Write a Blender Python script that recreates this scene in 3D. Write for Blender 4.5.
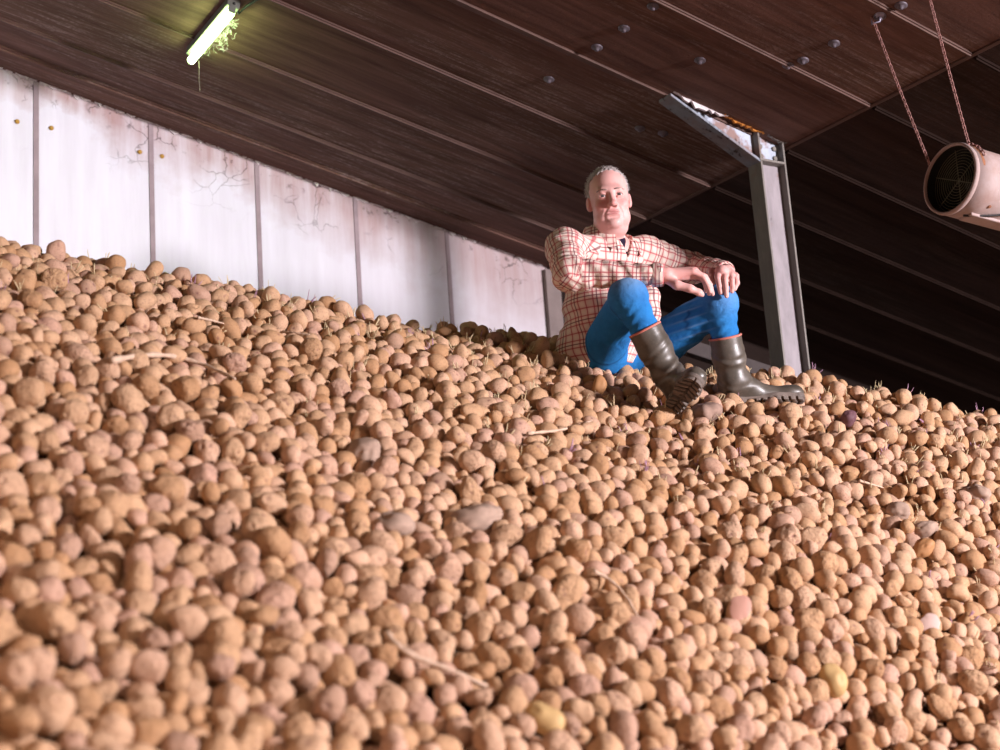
import bpy, bmesh, math, random
import numpy as np
from mathutils import Vector, Matrix, kdtree
from mathutils.bvhtree import BVHTree

for o in list(bpy.data.objects):
    bpy.data.objects.remove(o)
SC = bpy.context.scene
COL = SC.collection

# ------------------------------------------------------------------ camera
# the photograph: 1000x750, focal length 1389 px (50 mm), pitched up 12 deg, rolled 4 deg
F = 1389.0
EYE = np.array([0.0, 0.0, 1.5])
_up = np.array([-464, -6475, F]); _up = _up / np.linalg.norm(_up)
_fw = np.array([0, 0, 1.0]) - _up[2] * _up; _fw /= np.linalg.norm(_fw)
_rt = np.cross(_fw, _up); _rt = _rt if _rt[0] > 0 else -_rt
ROT = np.array([_rt, _fw, _up])                     # camera (right, down, forward) -> world

def at(x, y, dep):
    """world point seen at photo pixel x, y at a depth in metres"""
    return EYE + ROT @ np.array([(x - 500) / F, (y - 375) / F, 1.0]) * dep

def proj(P):
    c = (np.asarray(P) - EYE) @ ROT
    return c[..., 0] / c[..., 2] * F + 500, c[..., 1] / c[..., 2] * F + 375, c[..., 2]

cam = bpy.data.cameras.new('camera')
cam.sensor_width = 36.0
cam.lens = F / 1000 * 36.0
cam.clip_end = 100
cam.dof.use_dof = True
cam.dof.focus_distance = 5.75
cam.dof.aperture_fstop = 2.0
camo = bpy.data.objects.new('camera', cam); COL.objects.link(camo)
M4 = Matrix.Identity(4)
for r in range(3):
    M4[r][0] = ROT[r][0]; M4[r][1] = -ROT[r][1]; M4[r][2] = -ROT[r][2]; M4[r][3] = EYE[r]
camo.matrix_world = M4
SC.camera = camo

# ------------------------------------------------------------------ light and exposure
SC.view_settings.view_transform = 'Standard'
SC.view_settings.look = 'None'
SC.view_settings.gamma = 1.0
SC.view_settings.use_curve_mapping = False
SC.view_settings.exposure = 0.0
w = bpy.data.worlds.new('world'); SC.world = w
w.use_nodes = True
w.node_tree.nodes['Background'].inputs[0].default_value = (1.0, 0.86, 0.80, 1)
w.node_tree.nodes['Background'].inputs[1].default_value = 0.018

def area(name, loc, target, size, power, col, spread=180):
    l = bpy.data.lights.new(name, 'AREA'); l.shape = 'DISK'; l.size = size; l.energy = power; l.color = col
    l.spread = math.radians(spread)
    o = bpy.data.objects.new(name, l); COL.objects.link(o)
    o.location = loc
    d = Vector(target) - Vector(loc)
    o.rotation_euler = d.to_track_quat('-Z', 'Y').to_euler()
    return o
area('key_flood_light', (8.6, 0.4, 3.05), (-0.4, 5.4, 2.5), 1.4, 2700, (1.0, 0.92, 0.97))
area('heap_fill_light', (-0.4, -0.8, 3.5), (-1.3, 2.4, 1.2), 0.6, 9, (1.0, 0.74, 0.58), 80)  # added unseen lamp, brightens the lower left of the heap only
area('wall_fill_light', (-3.0, 3.4, 3.3), (-1.7, 7.2, 4.1), 0.5, 7, (1.0, 0.94, 0.97), 80)  # added lamp out of view at left, brightens the end wall
area('warm_fill_light', (-2.0, -0.6, 2.2), (0.0, 5.0, 2.4), 1.2, 12, (1.0, 0.55, 0.36), 150)

# ------------------------------------------------------------------ helpers
def tag(o, label, cat=None, group=None, kind=None):
    if label: o['label'] = label
    if cat: o['category'] = cat
    if group: o['group'] = group
    if kind: o['kind'] = kind
    return o

def link(name, me, mats=(), parent=None):
    o = bpy.data.objects.new(name, me); COL.objects.link(o)
    for m in mats: me.materials.append(m)
    if parent is not None:
        o.parent = parent
        o.matrix_parent_inverse = parent.matrix_world.inverted()
    return o

def empty(name, loc):
    o = bpy.data.objects.new(name, None); COL.objects.link(o)
    o.empty_display_size = 0.05
    o.location = loc
    o.matrix_world = Matrix.Translation(Vector(loc))
    return o

class MB:
    def __init__(s): s.v = []; s.f = []
    def add(s, vs, fs):
        n = len(s.v); s.v += [tuple(map(float, p)) for p in vs]; s.f += [tuple(i + n for i in f) for f in fs]
    def box(s, o, ax, lo, hi):
        """box in the frame o + ax (3 rows)"""
        o = np.asarray(o, float); ax = np.asarray(ax, float)
        vs = [o + np.array([(lo[0], hi[0])[i & 1], (lo[1], hi[1])[i >> 1 & 1], (lo[2], hi[2])[i >> 2 & 1]]) @ ax for i in range(8)]
        fs = [(0, 2, 3, 1), (4, 5, 7, 6), (0, 1, 5, 4), (2, 6, 7, 3), (0, 4, 6, 2), (1, 3, 7, 5)]
        s.add(vs, fs)
    def tube(s, pts, rad, n=8, caps=True):
        pts = [np.asarray(p, float) for p in pts]
        rad = rad if hasattr(rad, '__len__') else [rad] * len(pts)
        base = len(s.v); up = None
        for i, p in enumerate(pts):
            t = pts[min(i + 1, len(pts) - 1)] - pts[max(i - 1, 0)]; t = t / (np.linalg.norm(t) + 1e-12)
            if up is None:
                up = np.cross(t, [0.3, 0.2, 0.93]); up /= np.linalg.norm(up)
            up = up - up.dot(t) * t; up /= np.linalg.norm(up) + 1e-12
            b = np.cross(t, up)
            for k in range(n):
                a = 2 * math.pi * k / n
                s.v.append(tuple(p + (up * math.cos(a) + b * math.sin(a)) * rad[i]))
        for i in range(len(pts) - 1):
            for k in range(n):
                a = base + i * n + k; c = base + i * n + (k + 1) % n
                s.f.append((a, c, c + n, a + n))
        if caps:
            s.f.append(tuple(base + k for k in range(n))[::-1])
            s.f.append(tuple(base + (len(pts) - 1) * n + k for k in range(n)))
    def ring(s, c, ax, R, r, n=40, m=8):
        """torus about axis ax"""
        c = np.asarray(c, float); ax = np.asarray(ax, float) / np.linalg.norm(ax)
        u = np.cross(ax, [0.1, 0.3, 0.9]); u /= np.linalg.norm(u); v = np.cross(ax, u)
        b = len(s.v)
        for i in range(n):
            A = 2 * math.pi * i / n; d = u * math.cos(A) + v * math.sin(A)
            for j in range(m):
                B = 2 * math.pi * j / m
                s.v.append(tuple(c + d * (R + r * math.cos(B)) + ax * r * math.sin(B)))
        for i in range(n):
            for j in range(m):
                s.f.append((b + i * m + j, b + i * m + (j + 1) % m, b + (i + 1) % n * m + (j + 1) % m, b + (i + 1) % n * m + j))
    def lathe(s, c, ax, prof, n=48):
        """profile of (along, radius) turned about ax"""
        c = np.asarray(c, float); ax = np.asarray(ax, float) / np.linalg.norm(ax)
        u = np.cross(ax, [0.1, 0.3, 0.9]); u /= np.linalg.norm(u); v = np.cross(ax, u)
        b = len(s.v); m = len(prof)
        for i in range(n):
            A = 2 * math.pi * i / n; d = u * math.cos(A) + v * math.sin(A)
            for (z, r) in prof: s.v.append(tuple(c + ax * z + d * r))
        for i in range(n):
            for j in range(m - 1):
                s.f.append((b + i * m + j, b + i * m + j + 1, b + (i + 1) % n * m + j + 1, b + (i + 1) % n * m + j))
    def mesh(s, name, smooth=False):
        me = bpy.data.meshes.new(name); me.from_pydata(s.v, [], s.f); me.update()
        bm = bmesh.new(); bm.from_mesh(me); bmesh.ops.recalc_face_normals(bm, faces=bm.faces); bm.to_mesh(me); bm.free()
        if smooth: me.shade_smooth()
        return me
    def build(s, name, mat, parent=None, smooth=False, bevel=0):
        me = s.mesh(name, smooth)
        o = link(name, me, [mat], parent)
        if bevel:
            b = o.modifiers.new('bevel', 'BEVEL'); b.width = bevel; b.segments = 2; b.limit_method = 'ANGLE'
        return o

# ------------------------------------------------------------------ materials
class NT:
    def __init__(s, name, rough=0.7, spec=0.3):
        s.m = bpy.data.materials.new(name); s.m.use_nodes = True
        s.t = s.m.node_tree; s.b = s.t.nodes['Principled BSDF']
        s.b.inputs['Roughness'].default_value = rough
        s.b.inputs['Specular IOR Level'].default_value = spec
    def n(s, typ, **kw):
        nd = s.t.nodes.new(typ)
        for k, v in kw.items(): setattr(nd, k, v)
        return nd
    def put(s, sock, v):
        if isinstance(v, bpy.types.NodeSocket): s.t.links.new(v, sock)
        else: sock.default_value = v
    def coord(s, kind='Object'): return s.n('ShaderNodeTexCoord').outputs[kind]
    def mapping(s, vec, scale=(1, 1, 1), loc=(0, 0, 0), rot=(0, 0, 0)):
        m = s.n('ShaderNodeMapping'); s.put(m.inputs['Vector'], vec)
        m.inputs['Scale'].default_value = scale; m.inputs['Location'].default_value = loc; m.inputs['Rotation'].default_value = rot
        return m.outputs[0]
    def noise(s, vec, scale, detail=3, rough=0.55, dist=0):
        m = s.n('ShaderNodeTexNoise'); s.put(m.inputs['Vector'], vec)
        m.inputs['Scale'].default_value = scale; m.inputs['Detail'].default_value = detail
        m.inputs['Roughness'].default_value = rough; m.inputs['Distortion'].default_value = dist
        return m.outputs[0]
    def ramp(s, fac, stops, interp='LINEAR'):
        m = s.n('ShaderNodeValToRGB'); s.put(m.inputs[0], fac); e = m.color_ramp.elements
        m.color_ramp.interpolation = interp
        while len(e) < len(stops): e.new(0.5)
        for el, (p, c) in zip(e, stops):
            el.position = p; el.color = (*c, 1) if hasattr(c, '__len__') else (c, c, c, 1)
        return m.outputs[0]
    def mix(s, fac, a, b, mode='MIX'):
        m = s.n('ShaderNodeMix', data_type='RGBA', blend_type=mode)
        s.put(m.inputs[0], fac)
        for k, v in ((6, a), (7, b)):
            if hasattr(v, '__len__') and len(v) == 3: v = (*v, 1)
            s.put(m.inputs[k], v)
        return m.outputs[2]
    def math(s, op, a, b=0.0, c=None):
        m = s.n('ShaderNodeMath', operation=op); s.put(m.inputs[0], a); s.put(m.inputs[1], b)
        if c is not None: s.put(m.inputs[2], c)
        return m.outputs[0]
    def maprange(s, v, a, b, c=0.0, d=1.0):
        m = s.n('ShaderNodeMapRange'); s.put(m.inputs[0], v)
        for i, q in enumerate((a, b, c, d)): m.inputs[i + 1].default_value = q
        return m.outputs[0]
    def sep(s, vec):
        m = s.n('ShaderNodeSeparateXYZ'); s.put(m.inputs[0], vec); return m.outputs
    def attr(s, name, typ='GEOMETRY'):
        m = s.n('ShaderNodeAttribute', attribute_name=name, attribute_type=typ); return m
    def bump(s, h, strength=0.4, dist=0.01):
        m = s.n('ShaderNodeBump'); s.put(m.inputs['Height'], h)
        m.inputs['Strength'].default_value = strength; m.inputs['Distance'].default_value = dist
        s.t.links.new(m.outputs[0], s.b.inputs['Normal'])
    def base(s, c):
        if hasattr(c, '__len__') and not isinstance(c, bpy.types.NodeSocket): c = (*c, 1)
        s.put(s.b.inputs['Base Color'], c)
        return s

def plain(name, col, rough=0.6, spec=0.3, metal=0, var=0.25, scale=30):
    t = NT(name, rough, spec)
    n = t.noise(t.coord(), scale, 4)
    t.base(t.mix(n, tuple(c * (1 - var) for c in col), tuple(min(1, c * (1 + var)) for c in col)))
    t.b.inputs['Metallic'].default_value = metal
    return t.m

# ------------------------------------------------------------------ the building's own axes
# g runs down the roof slope along the end wall, e runs along the eave, away from the camera
_az = math.radians(-32.5257)
Ev = np.array([math.sin(_az), math.cos(_az), 0]); Gv = np.array([Ev[1], -Ev[0], 0]); Zv = np.array([0, 0, 1.0])
GC, EC, HC, SL = 4.7588, 6.8204, 3.9346, -0.2264
def bp(g, e, h): return Gv * (GC + g) + Ev * (EC + e) + Zv * h
BF = np.array([Gv, Ev, Zv])
BO = Gv * GC + Ev * EC
Dv = Gv + Zv * SL; Dv /= np.linalg.norm(Dv)          # down the slope
Nv = np.cross(Dv, Ev); Nv = Nv if Nv[2] > 0 else -Nv  # roof normal, up
RF = np.array([Dv, Ev, Nv]); RO = BO + Zv * HC
BR = Matrix([list(Gv) + [0], list(Ev) + [0], list(Zv) + [0], [0, 0, 0, 1]])  # world -> (g,e,z)
def building_coord(t):
    geo = t.n('ShaderNodeNewGeometry').outputs['Position']
    def dot(v):
        m = t.n('ShaderNodeVectorMath', operation='DOT_PRODUCT'); t.put(m.inputs[0], geo); m.inputs[1].default_value = tuple(v); return m.outputs['Value']
    c = t.n('ShaderNodeCombineXYZ')
    t.put(c.inputs[0], dot(Gv)); t.put(c.inputs[1], dot(Ev)); t.put(c.inputs[2], dot(Zv))
    return c.outputs[0]

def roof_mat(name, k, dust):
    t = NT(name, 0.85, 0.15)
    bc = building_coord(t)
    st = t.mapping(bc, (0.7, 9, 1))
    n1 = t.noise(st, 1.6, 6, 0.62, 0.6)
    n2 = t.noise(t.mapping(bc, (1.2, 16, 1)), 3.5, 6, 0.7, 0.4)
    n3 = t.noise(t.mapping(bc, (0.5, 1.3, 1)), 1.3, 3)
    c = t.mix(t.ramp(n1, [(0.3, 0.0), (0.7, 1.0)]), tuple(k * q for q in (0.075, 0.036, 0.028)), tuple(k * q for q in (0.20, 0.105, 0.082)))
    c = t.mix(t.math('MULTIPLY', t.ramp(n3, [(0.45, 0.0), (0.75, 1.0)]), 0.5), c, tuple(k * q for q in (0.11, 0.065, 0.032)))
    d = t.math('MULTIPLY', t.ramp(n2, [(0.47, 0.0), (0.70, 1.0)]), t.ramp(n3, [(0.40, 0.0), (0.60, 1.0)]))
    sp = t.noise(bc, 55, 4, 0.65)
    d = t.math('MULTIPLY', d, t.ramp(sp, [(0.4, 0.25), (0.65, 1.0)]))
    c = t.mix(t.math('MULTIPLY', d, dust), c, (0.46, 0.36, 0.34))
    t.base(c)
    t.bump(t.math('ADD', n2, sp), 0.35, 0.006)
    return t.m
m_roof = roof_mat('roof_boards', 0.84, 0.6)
m_roof2 = roof_mat('shaded_roof_boards', 0.22, 0.10)  # same boards past the lap, the dimness there put into the colour
m_strip = plain('joint_strip', (0.088, 0.045, 0.034), 0.6, 0.3, 0, 0.35, 9)
m_strip2 = plain('shaded_joint_strip', (0.016, 0.009, 0.007), 0.9, 0.05, 0, 0.35, 9)  # joint strips darkened to match the shade painted into the lower roof

def wall_mat():
    t = NT('white_wall_panel', 0.75, 0.2)
    bc = building_coord(t); s = t.sep(bc)
    # distance below the roof line
    top = t.math('SUBTRACT', t.math('MULTIPLY_ADD', t.math('SUBTRACT', s[0], GC), SL, HC), s[2])
    n = t.noise(bc, 2.6, 5, 0.6)
    streak = t.noise(t.mapping(bc, (9, 1, 0.9)), 1.5, 5, 0.6)
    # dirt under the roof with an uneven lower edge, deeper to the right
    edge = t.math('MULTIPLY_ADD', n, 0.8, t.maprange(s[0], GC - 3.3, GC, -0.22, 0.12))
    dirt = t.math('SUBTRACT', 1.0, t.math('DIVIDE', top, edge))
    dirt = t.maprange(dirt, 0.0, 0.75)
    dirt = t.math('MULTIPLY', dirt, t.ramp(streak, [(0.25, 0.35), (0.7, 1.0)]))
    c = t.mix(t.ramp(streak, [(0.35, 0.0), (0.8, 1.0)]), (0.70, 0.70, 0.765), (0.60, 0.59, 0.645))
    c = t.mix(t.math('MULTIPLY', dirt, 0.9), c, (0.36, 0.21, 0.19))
    rightshade = t.math('MULTIPLY', t.maprange(s[0], GC - 1.9, GC, 0.0, 0.62), t.ramp(n, [(0.2, 0.55), (0.7, 1.0)]))  # light falling off toward the right, painted into the wall colour
    c = t.mix(rightshade, c, (0.38, 0.29, 0.29))
    # cobwebs: thin dark strands, only in patches near the top
    v = t.n('ShaderNodeTexVoronoi', feature='DISTANCE_TO_EDGE')
    nd = t.n('ShaderNodeTexNoise'); t.put(nd.inputs['Vector'], bc); nd.inputs['Scale'].default_value = 5; nd.inputs['Detail'].default_value = 4
    ad = t.n('ShaderNodeVectorMath', operation='MULTIPLY_ADD'); t.put(ad.inputs[0], nd.outputs['Color']); ad.inputs[1].default_value = (0.28, 0, 0.28); t.put(ad.inputs[2], bc)
    t.put(v.inputs['Vector'], ad.outputs[0]); v.inputs['Scale'].default_value = 6.5
    strand = t.ramp(v.outputs['Distance'], [(0.0, 1.0), (0.03, 0.0)])
    patch = t.ramp(t.noise(t.mapping(bc, (1, 1, 1), (3.1, 0, 1.7)), 3.2, 3), [(0.53, 0.0), (0.60, 1.0)])
    near = t.maprange(top, 0.42, 0.06)
    web = t.math('MULTIPLY', t.math('MULTIPLY', strand, patch), near)
    c = t.mix(t.math('MULTIPLY', web, 0.85), c, (0.05, 0.035, 0.035))
    # soot specks along the top
    sp = t.ramp(t.noise(bc, 16, 5, 0.7), [(0.58, 0.0), (0.66, 1.0)])
    c = t.mix(t.math('MULTIPLY', t.math('MULTIPLY', sp, t.maprange(top, 0.14, 0.02)), 0.9), c, (0.07, 0.04, 0.04))
    t.base(c)
    t.bump(streak, 0.12, 0.01)
    return t.m
m_wall = wall_mat()
m_joint = plain('wall_joint', (0.30, 0.235, 0.25), 0.8, 0.2, 0, 0.35, 12)
m_dark = plain('unlit_wall', (0.018, 0.011, 0.009), 0.9, 0.1, 0, 0.4, 8)  # near black stands in for the unlit side bay
m_floor = plain('concrete_floor', (0.22, 0.17, 0.14), 0.85, 0.2, 0, 0.3, 4)
m_concrete = plain('grey_concrete', (0.21, 0.165, 0.155), 0.85, 0.2, 0, 0.35, 10)
m_foam = plain('white_sealing_foam', (0.72, 0.66, 0.66), 0.9, 0.1, 0, 0.2, 25)

# ------------------------------------------------------------------ setting
def slab(name, mat, g0, g1, e0, e1, h0, h1, frame=BF, o=BO, kind='structure'):
    m = MB(); m.box(o, frame, (g0, e0, h0), (g1, e1, h1)); ob = m.build(name, mat)
    if kind: ob['kind'] = kind
    return ob
slab('floor', m_floor, -9, 8, -12, 1.0, -0.12, 0.0)

def wall_poly(name, mat, g0, g1, e0, e1):
    m = MB()
    vs = [bp(g, e, h) for e in (e0, e1) for (g, h) in ((g0, 0), (g1, 0), (g1, HC + SL * g1 + 0.02), (g0, HC + SL * g0 + 0.02))]
    m.add(vs, [(0, 1, 2, 3), (7, 6, 5, 4), (0, 4, 5, 1), (1, 5, 6, 2), (2, 6, 7, 3), (3, 7, 4, 0)])
    o = m.build(name, mat); o['kind'] = 'structure'; return o
wb = wall_poly('wall_back', m_wall, -9, 0.0, 0.0, 0.2)
# sealed joints between the wall panels
joints = [-3.106 - 0.6015 * k for k in (3, 2, 1)] + [-3.106 + 0.5975 * k for k in range(0, 5)]
for gj in joints:
    m = MB(); m.box(BO, BF, (gj - 0.013, -0.006, 0), (gj + 0.013, 0.02, HC + SL * gj - 0.005)); m.build('joint', m_joint, wb)
# small rusty fixings
m_rust = plain('rusty_fixing', (0.42, 0.24, 0.05), 0.8)
for gj, hh in ((-3.20, .26), (-3.03, .23), (-2.57, .19), (-2.45, .17)):
    c = bp(gj, -0.004, HC + SL * gj - hh)
    m = MB(); m.lathe(c, -Ev, [(0, 0.0125), (0.006, 0.011), (0.009, 0.004), (0.009, 0.0001)], 14); m.build('fixing', m_rust, wb, True)
# ragged foam that seals the wall to the roof
rnd = random.Random(4)
m = MB()
g = -3.8
while g < -0.05:
    L = rnd.uniform(0.015, 0.06); d = rnd.uniform(0.003, 0.018) * (1 if rnd.random() < .7 else 1.5)
    a = bp(g, 0, HC + SL * g); b = bp(g + L, 0, HC + SL * (g + L)); mid = (a + b) / 2 - Zv * d
    vs = [a + Zv * .02, b + Zv * .02, b - Zv * d * .3, mid, a - Zv * d * .4]
    vs = vs + [p - Ev * rnd.uniform(.006, .016) for p in vs]
    m.add(vs, [(0, 1, 2, 3, 4), (9, 8, 7, 6, 5), (0, 5, 6, 1), (1, 6, 7, 2), (2, 7, 8, 3), (3, 8, 9, 4), (4, 9, 5, 0)])
    g += L * rnd.uniform(.8, 1.5)
m.build('sealing_foam', m_foam, wb)
# corner pier of the white wall, then walls with the side bay's shade in their colour
t1 = slab('trim_1', m_concrete, -0.045, 0.06, -0.035, 0.2, 0, HC - 0.02)
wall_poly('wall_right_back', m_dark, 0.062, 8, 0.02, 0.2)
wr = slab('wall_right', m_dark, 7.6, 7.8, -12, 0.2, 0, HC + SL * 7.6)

# roof in two lengths of board; joint strips; end lap
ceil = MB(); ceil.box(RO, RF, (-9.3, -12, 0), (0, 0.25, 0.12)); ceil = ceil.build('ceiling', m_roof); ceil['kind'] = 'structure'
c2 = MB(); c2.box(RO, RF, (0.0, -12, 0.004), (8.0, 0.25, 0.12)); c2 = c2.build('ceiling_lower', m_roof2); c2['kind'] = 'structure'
EL = [-0.50, -1.01, -1.565, -2.70, -3.28, -3.85, -4.42, -5.0]
def strip(g0, g1, el, mat, par, wd=0.011, th=0.008):
    m = MB(); m.box(RO, RF, (g0, el - wd, -th), (g1, el + wd, 0.01)); m.box(RO, RF, (g0, el - wd * .45, -th * 2), (g1, el + wd * .45, -th + .001))
    return m.build('joint_strip', mat, par, bevel=0.002)
for el in EL:
    strip(-9, -0.01, el, m_strip, ceil)
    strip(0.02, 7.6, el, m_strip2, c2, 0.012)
strip(-9, -0.01, -0.22, m_roof, ceil, 0.02, 0.010)
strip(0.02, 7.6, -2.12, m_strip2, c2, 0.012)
m = MB(); m.box(RO, RF, (-0.012, -12, -0.008), (0.010, 0.0, 0.02)); m.build('lap_strip', m_strip, c2, bevel=0.003)
# roof fixings: round washers with a bolt
m_zinc = plain('zinc_washer', (0.13, 0.11, 0.13), 0.55, 0.3, 0.3, 0.3, 40)
def roof_hit(x, y):
    d = at(x, y, 1.0) - EYE; n = Nv
    return EYE + d * ((RO - EYE).dot(n) / d.dot(n))
for (x, y) in ((834, 43), (880, 16), (901, 5), (803, 60), (788, 65), (653, 6), (624, 28), (597, 47), (549, 79), (663, 133), (640, 128), (700, 60)):
    c = roof_hit(x, y)
    m = MB(); m.lathe(c, -Nv, [(-0.004, 0.026), (0.004, 0.026), (0.008, 0.020), (0.008, 0.011), (0.018, 0.010), (0.020, 0.0001)], 20)
    m.build('washer', m_zinc, ceil, True)


# ------------------------------------------------------------------ the heap's own form
# toe and crest of the heap face, in metres: photo column, crest row and distance, toe row and distance
ROWS = [(-170, 205, 4.6, 790, 2.04), (0, 247, 5.0, 790, 2.23), (120, 276, 5.25, 790, 2.33), (260, 300, 5.55, 790, 2.47),
        (420, 332, 5.9, 790, 2.71), (540, 345, 6.1, 790, 2.85), (600, 364, 6.05, 790, 2.94), (680, 389, 6.0, 790, 3.13),
        (780, 378, 6.15, 790, 3.37), (880, 401, 6.2, 790, 3.61), (1000, 426, 6.25, 790, 3.85), (1170, 462, 6.2, 790, 4.08), (1320, 500, 6.1, 790, 4.25), (1480, 560, 5.9, 800, 4.3)]
SN = 116; FN = 40
def heap_grid():
    cx = np.array([r[0] for r in ROWS], float)
    cr = np.array([at(r[0], r[1], r[2]) for r in ROWS]); to = np.array([at(r[0], r[3], r[4]) for r in ROWS])
    xs = np.linspace(cx[0], cx[-1], SN)
    def interp(A):
        B = np.stack([np.interp(xs, cx, A[:, k]) for k in range(3)], 1)
        for _ in range(10): B[1:-1] = (B[:-2] + 2 * B[1:-1] + B[2:]) / 4
        return B
    cr, to = interp(cr), interp(to)
    rows = []
    for t in np.linspace(-0.22, 1.0, FN):
        p = to + (cr - to) * t
        p[:, 2] += 0.05 * math.sin(math.pi * min(1, max(0, t)))
        rows.append(p)
    d = cr - to; L = np.linalg.norm(d[:, :2], axis=1, keepdims=True); dh = d[:, :2] / L; sl = d[:, 2:3] / L
    for u in (0.04, 0.08, 0.13, 0.2, 0.3, 0.45, 0.65, 0.9, 1.2, 1.6):
        p = cr.copy(); p[:, :2] += dh * u
        p[:, 2:3] += sl * 0.05 * (1 - math.exp(-u / 0.05)) - 0.16 * max(0, u - 0.05)
        rows.append(p)
    return np.array(rows)
HG = heap_grid()
def grid_mesh_data(G):
    a, b, _ = G.shape
    V = G.reshape(-1, 3); idx = np.arange(a * b).reshape(a, b)
    Q = np.stack([idx[:-1, :-1], idx[:-1, 1:], idx[1:, 1:], idx[1:, :-1]], -1).reshape(-1, 4)
    return V, Q
hv, hq = grid_mesh_data(HG)
# keep the heap on this side of the end wall
def clip_wall(P, lim=-0.04):
    ee = P @ Ev - EC; gg = P @ Gv - GC
    return (ee < lim)
HEAP = BVHTree.FromPolygons([Vector(v) for v in hv], [tuple(q) for q in hq])

# ------------------------------------------------------------------ potatoes
NP = np.random.RandomState(11)
def ico(sub):
    bm = bmesh.new(); bmesh.ops.create_icosphere(bm, subdivisions=sub, radius=1)
    V = np.array([v.co[:] for v in bm.verts]); Fc = np.array([[v.index for v in f.verts] for f in bm.faces]); bm.free()
    return V, Fc
ICO = {k: ico(k) for k in (1, 2, 3, 4)}
NV = 16
def potato_variant(i, sub):
    rs = np.random.RandomState(100 + i)
    V, Fc = ICO[sub]
    r = np.ones(len(V))
    for f_ in (1.3, 2.1, 3.2):
        for _ in range(3):
            k = rs.normal(size=3); k /= np.linalg.norm(k)
            r += (0.075 / f_) * np.cos(V @ k * f_ * 1.7 + rs.uniform(0, 6.28))
    eye = np.zeros(len(V))
    for _ in range(rs.randint(5, 9)):
        k = rs.normal(size=3); k /= np.linalg.norm(k)
        ang = np.arccos(np.clip(V @ k, -1, 1)); s_ = rs.uniform(0.13, 0.22)
        wgt = np.exp(-(ang / s_) ** 2)
        r -= 0.085 * wgt; r += 0.04 * np.exp(-((ang - 2 * s_) / (s_ * .8)) ** 2)
        eye = np.maximum(eye, np.exp(-(ang / (s_ * .8)) ** 2))
    el = [1.0, 1.12, 1.05, 1.3, 1.18, 1.45, 1.08, 1.22][i % 8]
    fl = rs.uniform(0.86, 1.0)
    s_ = np.array([el, 1.0, fl]); s_ /= (s_.prod()) ** (1 / 3)
    P = V * r[:, None] * s_
    if i % 5 == 3: P[:, 2] += 0.16 * P[:, 0] ** 2 - 0.1     # bent ones
    P *= 1 / np.mean(np.linalg.norm(P, axis=1))
    return P, Fc, eye
VAR = {(i, s): potato_variant(i, s) for i in range(NV) for s in (1, 2, 3)}

def rand_rot(rs):
    q = rs.normal(size=4); q /= np.linalg.norm(q); a, b, c, d = q
    return np.array([[1 - 2 * (c * c + d * d), 2 * (b * c - a * d), 2 * (b * d + a * c)], [2 * (b * c + a * d), 1 - 2 * (b * b + d * d), 2 * (c * d - a * b)], [2 * (b * d - a * c), 2 * (c * d + a * b), 1 - 2 * (b * b + c * c)]])

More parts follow.
